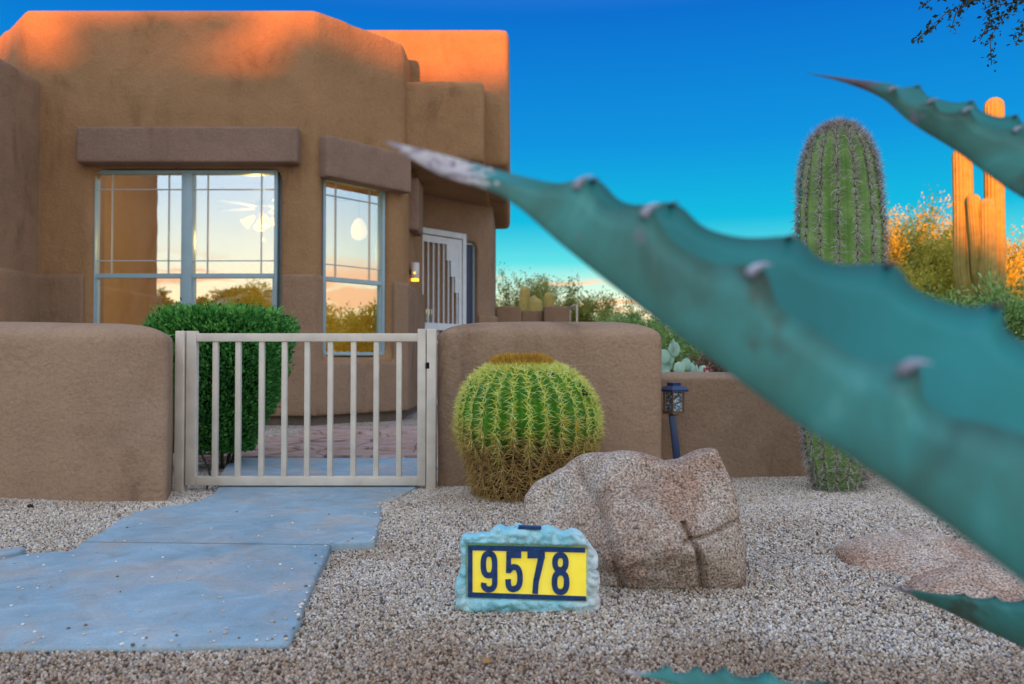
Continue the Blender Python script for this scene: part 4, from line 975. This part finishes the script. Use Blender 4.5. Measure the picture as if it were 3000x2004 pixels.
def bface(x, z):
    # the left shoulder steps back, clefts run between the masses, the top leans away
    wob = .02 * noise.noise(Vector((x * 9, z * 9, 2)))
    s = .085 / (1 + math.exp((x + .10 + wob) / .012)); s += .03 * math.exp(-((x + .085 + .3 * z + wob) / .010) ** 2)
    s += .028 * math.exp(-((z + .0 - .25 * (x - .1) + wob) / .008) ** 2) * (1 if x > .12 else 0)
    s += .030 * math.exp(-((x - .155 + .2 * z + wob) / .009) ** 2) * (1 if -.14 < z < .06 else 0)
    s += .9 * .03 * math.log1p(math.exp((z - .085 - .25 * x + wob * 1.5) / .03)) + max(0, z + .02) * .15
    s += .05 * math.exp(-(((x - .06) / .05) ** 2 + ((z - .17) / .035) ** 2)) - .02 * math.exp(-(((x - .19) / .05) ** 2 + ((z - .02) / .05) ** 2))
    s += .35 * max(0, -z - .13)
    return s
rock('boulder', [(1543, 1470), (1572, 1431), (1625, 1405), (1661, 1387), (1700, 1362), (1719, 1352), (1790, 1340), (1879, 1338), (1930, 1346), (1970, 1358), (2013, 1352), (2045, 1338), (2075, 1322), (2115, 1318), (2130, 1355), (2147, 1406), (2156, 1460), (2160, 1534), (2170, 1620), (2166, 1687), (2150, 1735), (2096, 1762), (2000, 1790), (1892, 1795), (1808, 1780), (1700, 1780), (1600, 1770), (1545, 1700), (1535, 1600), (1538, 1530)],
     2.42, .23, M['granite'], 'big rough pinkish granite boulder beside the address sign', .022, 3.3, (1850, 1560), 3.2, 320, 130, face=bface, fam=.2, cuts=26)
rock('flat_rock', [(2487, 1640), (2510, 1630), (2560, 1612), (2630, 1600), (2720, 1598), (2830, 1612), (2950, 1640), (3060, 1680), (3080, 1720), (2960, 1740), (2850, 1735), (2740, 1735), (2640, 1730), (2560, 1720), (2505, 1690)],
     2.55, .30, M['granite2'], 'low flat pinkish granite rock half buried in gravel at right', .014, 8.1, (2760, 1650), 2.4, 150, 50, face=lambda x, z: max(0, z + .05) * 2.2, cuts=14)
rock('flat_rock', [(2700, 1740), (2760, 1715), (2850, 1695), (2960, 1680), (3080, 1670), (3150, 1740), (3120, 1830), (3000, 1830), (2850, 1815), (2760, 1800), (2705, 1775)],
     2.2, .22, M['granite2'], 'lower brown edged slab of rock behind the sharp lower agave leaf', .012, 5.1, (2930, 1760), 2.4, 130, 40, face=lambda x, z: max(0, z + .03) * 1.8, cuts=14)
# small dark stone on the left bed, curled dry leaf on the right
mb = MB(); x_, y_ = G(88, 1497, .02); pebble((x_, y_, gz(x_, y_) + .008), .014, mb); tag(mb.build('dark_stone', M['dark'], None, True), 'small black stone on the gravel before the left wall', 'stone')
mb = MB(); x_, y_ = G(1425, 1982, 0); z_ = gz(x_, y_) + .008; mb.add([(x_ - .009, y_ - .006, z_), (x_ + .01, y_ - .008, z_ + .004), (x_ + .012, y_ + .009, z_ + .001), (x_ - .007, y_ + .011, z_ + .007)], [(0, 1, 2, 3)])
tag(mb.build('fallen_leaf', simple('dry_leaf', (.42, .20, .05), .7)), 'curled tan fallen leaf on the gravel at the bottom edge', 'leaf')

# ------------------------------------------------------------------ address sign
SD = 2.1
so = W(1545, 1800, SD)
sign = thing('address_sign', (so.x, SD, .0), 'pale blue faux rock address sign with yellow panel reading 9578', 'sign')
Z5 = lambda a_, c_, d=0.0: W(1300 + .2129 * a_, 1500 + .2129 * c_, SD + d)
m = Mt('painted_faux_rock', .6, .4)
sx_ = m.N('ShaderNodeSeparateXYZ'); m.L(m.tc.outputs['Object'], sx_.inputs[0])
wt = m.ramp(sx_.outputs[0], [(.10, (0, 0, 0)), (.19, (1, 1, 1))])
a = m.ramp(m.noise(16, 5, .6), [(.3, (.22, .66, .76)), (.5, (.40, .80, .84)), (.75, (.66, .90, .90))])
a = m.mix(wt, a, (.82, .86, .82))
a = m.mix(m.ramp(m.noise(55, 5, .7, None, 1.2), [(.62, (0, 0, 0)), (.68, (.9, .9, .9))]), a, (.16, .13, .09))
m.col(a); m.bump(m.noise(30, 7, .7, None, 1.4), .9, .012); m.bump(m.noise(90, 4, .7), .4, .003); M['sign_rim'] = m.m
m = Mt('navy_tape', .4, .5); m.col(m.ramp(m.noise(70, 5, .7), [(.32, (.008, .02, .05)), (.45, (.01, .05, .16)), (.7, (.02, .07, .22))])); m.bump(m.noise(60, 4), .3, .002); M['navy'] = m.m
rim = [(215, 390), (250, 300), (330, 292), (400, 305), (500, 275), (600, 285), (680, 210), (760, 168), (810, 185), (850, 215), (960, 200), (1010, 160), (1100, 195), (1230, 205), (1350, 210), (1440, 190), (1560, 240), (1660, 280), (1780, 225), (1900, 270), (1970, 370), (2060, 500), (2120, 570), (2120, 730), (2010, 785), (2140, 830), (2150, 930), (2110, 1060), (2140, 1180), (2140, 1350), (2110, 1420), (1960, 1425), (1830, 1415), (1700, 1350), (1500, 1370), (1300, 1335), (1100, 1330), (900, 1335), (700, 1330), (450, 1340), (380, 1368), (300, 1330), (210, 1290), (165, 1230), (200, 1130), (160, 1060), (155, 960), (200, 860), (225, 760), (250, 650), (240, 520), (215, 450)]
o = rock('stone_rim', [(1300 + .2129 * a_, 1500 + .2129 * c_) for a_, c_ in rim], SD + .035, .038, M['sign_rim'], None, .008, 1.7, (1545, 1668), 5.5, 260, 40, fam=.0)
pv = np.array([v_.co[:] for v_ in o.data.vertices])
# press the field flat behind the panel
pc0 = (Z5(330, 455), Z5(1955, 490), Z5(1960, 1230), Z5(325, 1170)); xa, xb = pc0[0].x, pc0[1].x
for v_ in o.data.vertices:
    zt_ = pc0[0].z + (pc0[1].z - pc0[0].z) * (v_.co.x - xa) / (xb - xa); zb_ = pc0[3].z + (pc0[2].z - pc0[3].z) * (v_.co.x - xa) / (xb - xa)
    e = min(v_.co.x - xa, xb - v_.co.x, zt_ - v_.co.z, v_.co.z - zb_)
    if v_.co.y < SD + .03:
        t = min(1, max(0, (e + .006) / .008)); rel = -abs(noise.noise(Vector(v_.co) * 38)) * .018 + noise.noise(Vector(v_.co) * 22) * .010 + .004
        v_.co.y = (v_.co.y + rel - .006) * (1 - t) + (SD + .018) * t
o.parent = sign; off = wloc(sign)
for v_ in o.data.vertices: v_.co -= off
def quadbox(name, cs, y0, y1, mat, par):
    """thin raised plate with four given corners"""
    v = [(c.x, y0, c.z) for c in cs] + [(c.x, y1, c.z) for c in cs]
    return mesh_obj(name, v, [(3, 2, 1, 0), (4, 5, 6, 7), (0, 1, 5, 4), (1, 2, 6, 5), (2, 3, 7, 6), (3, 0, 4, 7)], mat, par)
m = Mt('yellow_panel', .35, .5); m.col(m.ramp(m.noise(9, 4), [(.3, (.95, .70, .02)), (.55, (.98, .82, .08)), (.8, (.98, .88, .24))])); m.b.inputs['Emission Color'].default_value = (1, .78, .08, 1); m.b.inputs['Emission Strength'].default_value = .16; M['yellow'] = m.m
pan = quadbox('panel', [Z5(345, 490), Z5(1960, 525), Z5(1962, 1215), Z5(345, 1160)], SD + .012, SD + .004, M['yellow'], sign)
quadbox('border', [Z5(332, 457), Z5(1950, 492), Z5(1948, 560), Z5(332, 527)], SD + .003, SD - .001, M['navy'], pan)
quadbox('border', [Z5(332, 1105), Z5(1958, 1162), Z5(1960, 1226), Z5(328, 1172)], SD + .003, SD - .001, M['navy'], pan)
quadbox('border', [Z5(333, 528), Z5(397, 529), Z5(397, 1106), Z5(331, 1104)], SD + .003, SD - .0015, M['navy'], pan)
def stroke(mb, pts, wd, y0, y1, closed=False):
    n = len(pts); L_ = []; R_ = []
    for i in range(n):
        a_ = Vector(pts[(i - 1) % n] if (closed or i > 0) else pts[0]); c_ = Vector(pts[(i + 1) % n] if (closed or i < n - 1) else pts[-1])
        d_ = (c_ - a_).normalized(); nn = Vector((-d_.y, d_.x)); p = Vector(pts[i]); w2 = (wd[i] if hasattr(wd, '__len__') else wd) / 2
        L_.append(p + nn * w2); R_.append(p - nn * w2)
    v = []
    for q in L_ + R_: w3 = Z5(q.x, q.y); v.append((w3.x, y0, w3.z))
    for q in L_ + R_: w3 = Z5(q.x, q.y); v.append((w3.x, y1, w3.z))
    f = []; m_ = n if closed else n - 1
    for i in range(m_):
        j = (i + 1) % n; f += [(2 * n + i, 2 * n + j, 3 * n + j, 3 * n + i), (i, n + i, n + j, j), (i, j, 2 * n + j, 2 * n + i), (n + i, 3 * n + i, 3 * n + j, n + j)]
    if not closed:
        for i in (0, n - 1): f.append((i, 2 * n + i, 3 * n + i, n + i))
    mb.add(v, f)
def oval(cx_, cy_, rx, ry, e=2.6, n=36, a0=0, a1=360):
    r_ = []
    for i in range(n + (0 if a1 - a0 >= 360 else 1)):
        a_ = R(a0 + (a1 - a0) * i / n); c_, s_ = math.cos(a_), math.sin(a_)
        r_.append((cx_ + rx * math.copysign(abs(c_) ** (2 / e), c_), cy_ + ry * math.copysign(abs(s_) ** (2 / e), s_)))
    return r_
ya, yb_ = SD + .003, SD - .0035
def digit(*strokes):
    mb = MB()
    for i, (pts, wd, cl) in enumerate(strokes): stroke(mb, pts, wd, ya, yb_ - i * .0004, cl)
    mb.build('numeral', M['navy'], pan)
t9 = 78
digit((oval(623, 722, 78, 150), t9, True), ([(700, 740), (702, 850), (702, 960)] + oval(623, 962, 79, 102, 2.4, 14, 0, 160) + [(553, 975)], t9, False))
digit(([(890, 838), (892, 720), (896, 545)], 70, False), ([(862, 588), (1068, 588)], 88, False), ([(890, 805), (918, 782)] + oval(968, 905, 82, 150, 2.4, 22, -120, 90) + oval(965, 962, 78, 100, 2.4, 10, 90, 165) + [(885, 925)], t9, False))
digit(([(1150, 592), (1393, 592)], 86, False), ([(1345, 560), (1340, 640), (1305, 800), (1270, 950), (1256, 1122)], [86, 90, 84, 80, 78], False))
digit((oval(1605, 695, 75, 102, 2.3), t9, True), (oval(1607, 965, 84, 134, 2.4), t9, True))
quadbox('solar_cell', [Z5(1035, 197), Z5(1345, 210), Z5(1338, 246), Z5(1018, 240)], SD + .02, SD + .004, M['navy'], sign)

# ------------------------------------------------------------------ path light
LD = 4.28
lp = W(1975, 1212, LD); base_ = W(1990, 1372, LD)
pth = thing('path_light', (base_.x, LD, 0), 'bronze lantern path light with dark blue roof on a leaning stake', 'garden light')
blu = simple('blue_black_metal', (.02, .045, .12), .3, .5, .1, 10); brz = simple('bronze_paint', (.16, .10, .06), .5, .4, .1, 10)
tl = Vector((.09, 0, 1)).normalized(); tx = Vector((1, 0, -.09)).normalized()
b_ = MB(); b_.obox(base_, tx, Vector((0, 1, 0)), tl, -.017, .017, -.017, .017, -.12, .0); 
b_ = MB(); q0 = W(1969, 1215, LD); q1 = W(1988, 1385, LD); dv = (q0 - q1); ln_ = dv.length; dv.normalize(); dx_ = Vector((dv.z, 0, -dv.x))
b_.obox(q1, dx_, Vector((0, 1, 0)), dv, -.018, .018, -.018, .018, -.05, ln_); b_.build('stake', blu, pth, bevel=.003)
lc_ = W(1974, 1178, LD); u = LD / F_PX
ang = R(28); ax1 = Vector((math.cos(ang), math.sin(ang), 0)); ax2 = Vector((-math.sin(ang), math.cos(ang), 0))
def lbox(mb, h, z0, z1, h2=None):
    h2 = h if h2 is None else h2; v = []
    for hh, zz in ((h, z0), (h2, z1)):
        for a_, c_ in ((-1, -1), (1, -1), (1, 1), (-1, 1)): v.append(Vector((lc_.x, lc_.y, zz)) + ax1 * a_ * hh + ax2 * c_ * hh)
    mb.add(v, [(3, 2, 1, 0), (4, 5, 6, 7), (0, 1, 5, 4), (1, 2, 6, 5), (2, 3, 7, 6), (3, 0, 4, 7)])
z_ = lambda py: W(0, py, LD)[2]
b_ = MB(); lbox(b_, .055, z_(1147), z_(1141)); lbox(b_, .057, z_(1141), z_(1130), .03); lbox(b_, .026, z_(1130), z_(1121)); b_.build('roof', blu, pth)
b_ = MB(); lbox(b_, .041, z_(1212), z_(1204)); lbox(b_, .018, z_(1217), z_(1212)); b_.build('base', brz, pth)
for a_, c_ in ((-1, -1), (1, -1), (1, 1), (-1, 1)):
    q = Vector((lc_.x, lc_.y, 0)) + ax1 * a_ * .036 + ax2 * c_ * .036; b_ = MB()
    b_.obox(q, ax1, ax2, UP, -.0035, .0035, -.0035, .0035, z_(1204), z_(1147)); b_.build('bar', brz, pth)
m = Mt('rippled_glass', .12, .8); m.col(m.ramp(m.noise(70, 3, .6, (1, 1, 1.6)), [(.38, (.02, .03, .035)), (.5, (.15, .22, .26)), (.60, (.65, .75, .75))])); m.bump(m.noise(80, 2), 1, .01)
b_ = MB(); lbox(b_, .029, z_(1203.5), z_(1147.5)); b_.build('lens', m.m, pth)

# ------------------------------------------------------------------ agave
AC = Vector((.80, .42, .03))
agave = thing('agave_plant', (AC.x, AC.y, 0), 'blue green agave with toothed pointed leaves in the near right foreground', 'agave')
def spl(pts, n):
    """smooth curve through 3-D points, tangents weighted by segment length"""
    P_ = [Vector(p) for p in pts]; m_ = len(P_) - 1; out = []
    Ls = [max((P_[i + 1] - P_[i]).length, 1e-6) for i in range(m_)]; T = []
    for i in range(m_ + 1):
        if i == 0: T.append((P_[1] - P_[0]) / Ls[0])
        elif i == m_: T.append((P_[m_] - P_[m_ - 1]) / Ls[-1])
        else: T.append(((P_[i] - P_[i - 1]) / Ls[i - 1] * Ls[i] + (P_[i + 1] - P_[i]) / Ls[i] * Ls[i - 1]) / (Ls[i] + Ls[i - 1]))
    for i in range(n):
        t = i / (n - 1) * m_; a_ = min(int(t), m_ - 1); t -= a_; h = Ls[a_]
        out.append(P_[a_] * (2 * t ** 3 - 3 * t * t + 1) + T[a_] * h * (t ** 3 - 2 * t * t + t) + P_[a_ + 1] * (-2 * t ** 3 + 3 * t * t) + T[a_ + 1] * h * (t ** 3 - t * t))
    return out
def agave_leaf(Fm, Nm, Km, thick, teeth, amp, tipn, n=150, thl=.012, tw=.016, label=None, teethF=None, tipm=None):
    """Fm, Nm: far and near margins, Km: keel, all from tip to base; teeth: station fractions"""
    Fc, Nc, Kc = spl(Fm, n), spl(Nm, n), spl(Km, n); ns = 12; v = []; f = []
    teethF = teethF or [c_ + .015 for c_ in teeth]
    def prof(t, tl):
        s = 0
        for c_ in tl:
            x_ = (t - c_); wd_ = tw * (1.0 if x_ > 0 else 1.6)
            s += math.exp(-(x_ / wd_) ** 2)
        return s
    tipth = []
    for i in range(n):
        t = i / (n - 1); F_, N_, K_ = Fc[i], Nc[i], Kc[i]; mid = (F_ + N_) / 2; up_ = (mid - K_)
        sc_ = min(1, t * 6)
        dF = ((F_ - K_).normalized() * amp * (prof(t, teethF) - .25) * sc_ if (F_ - K_).length > 1e-5 else Vector())
        dN = ((N_ - K_).normalized() * amp * (prof(t, teeth) - .25) * sc_ if (N_ - K_).length > 1e-5 else Vector())
        Ct = K_ * 2 - mid; th_ = min(thick, .8 * up_.length + .3 * (F_ - N_).length + .0005) * min(1, .15 + t * 3.2)
        Kin = K_ + (up_.normalized() if up_.length > 1e-6 else Vector((0, 0, 1))) * th_; Ci = Kin * 2 - mid
        row = []
        for j in range(ns + 1):
            s = j / ns; row.append(F_ * (1 - s) ** 2 + Ct * 2 * s * (1 - s) + N_ * s * s + dF * (1 - s) ** 9 + dN * s ** 8)
        for j in range(ns - 1, 0, -1):
            s = j / ns; row.append(F_ * (1 - s) ** 2 + Ci * 2 * s * (1 - s) + N_ * s * s + dF * (1 - s) ** 9 + dN * s ** 8)
        v += row
    m_ = 2 * ns
    for i in range(n - 1):
        for j in range(m_): f.append((i * m_ + j, i * m_ + (j + 1) % m_, (i + 1) * m_ + (j + 1) % m_, (i + 1) * m_ + j))
    f.append(tuple(range(m_))); f.append(tuple((n - 1) * m_ + j for j in range(m_)))
    o = mesh_obj('leaf', v, f, M['agave'], agave, True)
    b = bmesh.new(); b.from_mesh(o.data); bmesh.ops.recalc_face_normals(b, faces=b.faces); b.to_mesh(o.data); b.free()
    if label: o['label'] = label
    # dry, scaly end of the leaf takes its own material on the same mesh
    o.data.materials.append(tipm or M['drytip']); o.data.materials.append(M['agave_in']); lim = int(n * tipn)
    for p_ in o.data.polygons:
        ii = p_.vertices[0] // m_
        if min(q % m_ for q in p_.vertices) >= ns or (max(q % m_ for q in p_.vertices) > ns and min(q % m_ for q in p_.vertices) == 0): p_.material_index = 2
        if ii + (random.random() - .5) * n * .05 < lim: p_.material_index = 1
    for Mg, tl in ((Nc, teeth), (Fc, teethF)):
        for c_ in tl:
            i = int(c_ * (n - 1))
            if i < 4 or i > n - 3: continue
            p0 = Vector(Mg[i]); out_ = (p0 - Kc[i]).normalized(); al = (Mg[i - 1] - Mg[i + 1]).normalized()
            p0 = p0 + out_ * (amp * .72); b_ = MB(); al = -al; big = 1.0 if Mg is Nc else .55; tl_ = thl * big
            b_.tube([p0 - out_ * tl_ * .5 - al * tl_ * .25, p0 - al * tl_ * .05, p0 + out_ * tl_ * .35 + al * tl_ * .3, p0 + out_ * tl_ * .6 + al * tl_ * .85], [tl_ * .42, tl_ * .28, tl_ * .13, tl_ * .02], 8); b_.build('thorn', M['thorn'] if big == 1 else M['tipwood'], o, True)
    d_ = (Kc[0] - Kc[6]).normalized(); p0 = Kc[0]; return o
B1 = AC + Vector((-.05, .0, .06))
# big blurred leaf that crosses the picture
Fm = [W(1124, 411, .80), W(1290, 444, .775), W(1482, 494, .75), W(1700, 548, .72), W(1943, 622, .69), W(2250, 712, .64), W(2560, 800, .585), W(2850, 905, .535), W(3010, 990, .505), Vector((.50, .46, .60)), Vector((.66, .46, .34)), AC + Vector((-.03, .09, .10))]
Nm = [W(1124, 411, .80), W(1285, 476, .765), W(1482, 524, .725), W(1700, 575, .675), W(1930, 675, .625), W(2215, 840, .56), W(2440, 985, .505), W(2680, 1140, .455), W(2850, 1235, .42), Vector((.34, .29, .58)), Vector((.55, .26, .34)), AC + Vector((-.10, -.10, .10))]
Km = [W(1124, 413, .80), W(1278, 506, .77), W(1468, 574, .73), W(1660, 730, .69), W(1880, 905, .645), W(2110, 1068, .59), W(2340, 1228, .54), W(2560, 1365, .49), W(2700, 1465, .455), Vector((.33, .36, .50)), Vector((.52, .34, .22)), AC + Vector((-.10, 0, .0))]
agave_leaf(Fm, Nm, Km, .026, (.27, .35, .455, .627, .76, .88), .017, .15, 190, .0125, .019, None, (.29, .373, .475, .558, .668, .80))
# upper right leaf
Fm = [W(2363, 214, 1.0), W(2470, 224, .985), W(2590, 243, .97), W(2733, 280, .95), W(2870, 320, .93), W(3000, 362, .90), Vector((.66, .80, .90)), Vector((.80, .65, .62)), AC + Vector((.05, .07, .12))]
Nm = [W(2363, 214, 1.0), W(2470, 236, .98), W(2588, 266, .955), W(2700, 306, .925), W(2830, 340, .895), W(2985, 400, .86), Vector((.60, .70, .83)), Vector((.72, .56, .58)), AC + Vector((-.07, .02, .12))]
Km = [W(2363, 215, 1.0), W(2468, 240, .985), W(2580, 286, .965), W(2670, 360, .945), W(2790, 436, .92), W(2940, 545, .88), Vector((.63, .72, .74)), Vector((.74, .58, .46)), AC + Vector((-.01, .05, .02))]
agave_leaf(Fm, Nm, Km, .02, (.28, .40, .50, .62, .74), .010, .22, 150, .008, .018, None, (.333, .475, .60, .72), M['tipwood'])
# lower right leaf, in focus, seen nearly edge-on
Fm = [W(2561, 1701, 1.40), W(2630, 1716, 1.37), W(2705, 1731, 1.33), W(2809, 1744, 1.28), W(2910, 1755, 1.23), W(3010, 1768, 1.18), Vector((.76, .96, .30)), Vector((.77, .72, .20)), AC + Vector((-.06, .06, .06))]
Nm = [W(2561, 1701, 1.40), W(2630, 1720, 1.39), W(2705, 1738, 1.38), W(2809, 1756, 1.36), W(2910, 1772, 1.34), W(3010, 1790, 1.31), Vector((.84, 1.06, .28)), Vector((.86, .76, .20)), AC + Vector((.06, .06, .06))]
Km = [W(2561, 1702, 1.40), W(2628, 1728, 1.38), W(2700, 1758, 1.35), W(2785, 1796, 1.32), W(2884, 1845, 1.27), W(3000, 1900, 1.22), Vector((.79, 1.0, .20)), Vector((.81, .73, .10)), AC + Vector((0, .05, .0))]
agave_leaf(Fm, Nm, Km, .012, (.375, .49, .60, .72, .84), .0085, .19, 150, .007, .018)
# leaf rising from the bottom edge
Fm = [W(1784, 1961, .92), W(1850, 1962, .90), W(1925, 1964, .88), W(2020, 1966, .85), W(2110, 1970, .82), W(2240, 1982, .78), W(2400, 2008, .74), Vector((.40, .60, .37)), Vector((.58, .46, .24)), AC + Vector((-.07, -.03, .07))]
Nm = [W(1784, 1961, .92), W(1850, 1966, .91), W(1930, 1972, .905), W(2030, 1980, .89), W(2120, 1988, .87), W(2260, 2005, .85), W(2420, 2030, .82), Vector((.48, .70, .35)), Vector((.66, .56, .26)), AC + Vector((0, .07, .07))]
Km = [W(1784, 1962, .92), W(1845, 1975, .90), W(1925, 1992, .875), W(2020, 2022, .845), W(2110, 2055, .815), W(2240, 2100, .78), W(2390, 2160, .745), Vector((.43, .66, .25)), Vector((.62, .52, .14)), AC + Vector((-.04, .02, .0))]
agave_leaf(Fm, Nm, Km, .014, (.24, .345, .44, .55, .66, .78), .0075, .17, 150, .006, .016)
# the rest of the rosette, right of the frame
for i, (az, ln, zt) in enumerate(((20, 1.0, .80), (-25, .95, .55), (62, .62, 1.05), (-70, .8, .7), (85, .35, 1.25), (-10, .5, 1.2))):
    d_ = Vector((math.cos(R(az)), math.sin(R(az)), 0)); s_ = Vector((-d_.y, d_.x, 0)); tip = AC + d_ * ln + UP * zt
    F_, N_, K_ = [], [], []
    for t in (0, .08, .25, .5, .75, 1):
        p_ = tip.lerp(AC + UP * .05, t) + UP * .12 * math.sin(t * math.pi); w_ = .085 * math.sin(min(1, t * 1.25 + .0) * math.pi * .62)
        F_.append(p_ + s_ * w_ + UP * .02); N_.append(p_ - s_ * w_ + UP * .02); K_.append(p_ - UP * (.045 * min(1, t * 4)))
    agave_leaf(F_, N_, K_, .02, (.2, .35, .5, .65), .006, .1, 60, .01)
b_ = MB(); b_.lathe((AC.x, AC.y, 0), [(.10, -.05), (.13, .05), (.10, .16), (.03, .24)], 16); b_.build('core', M['agave'], agave, True)
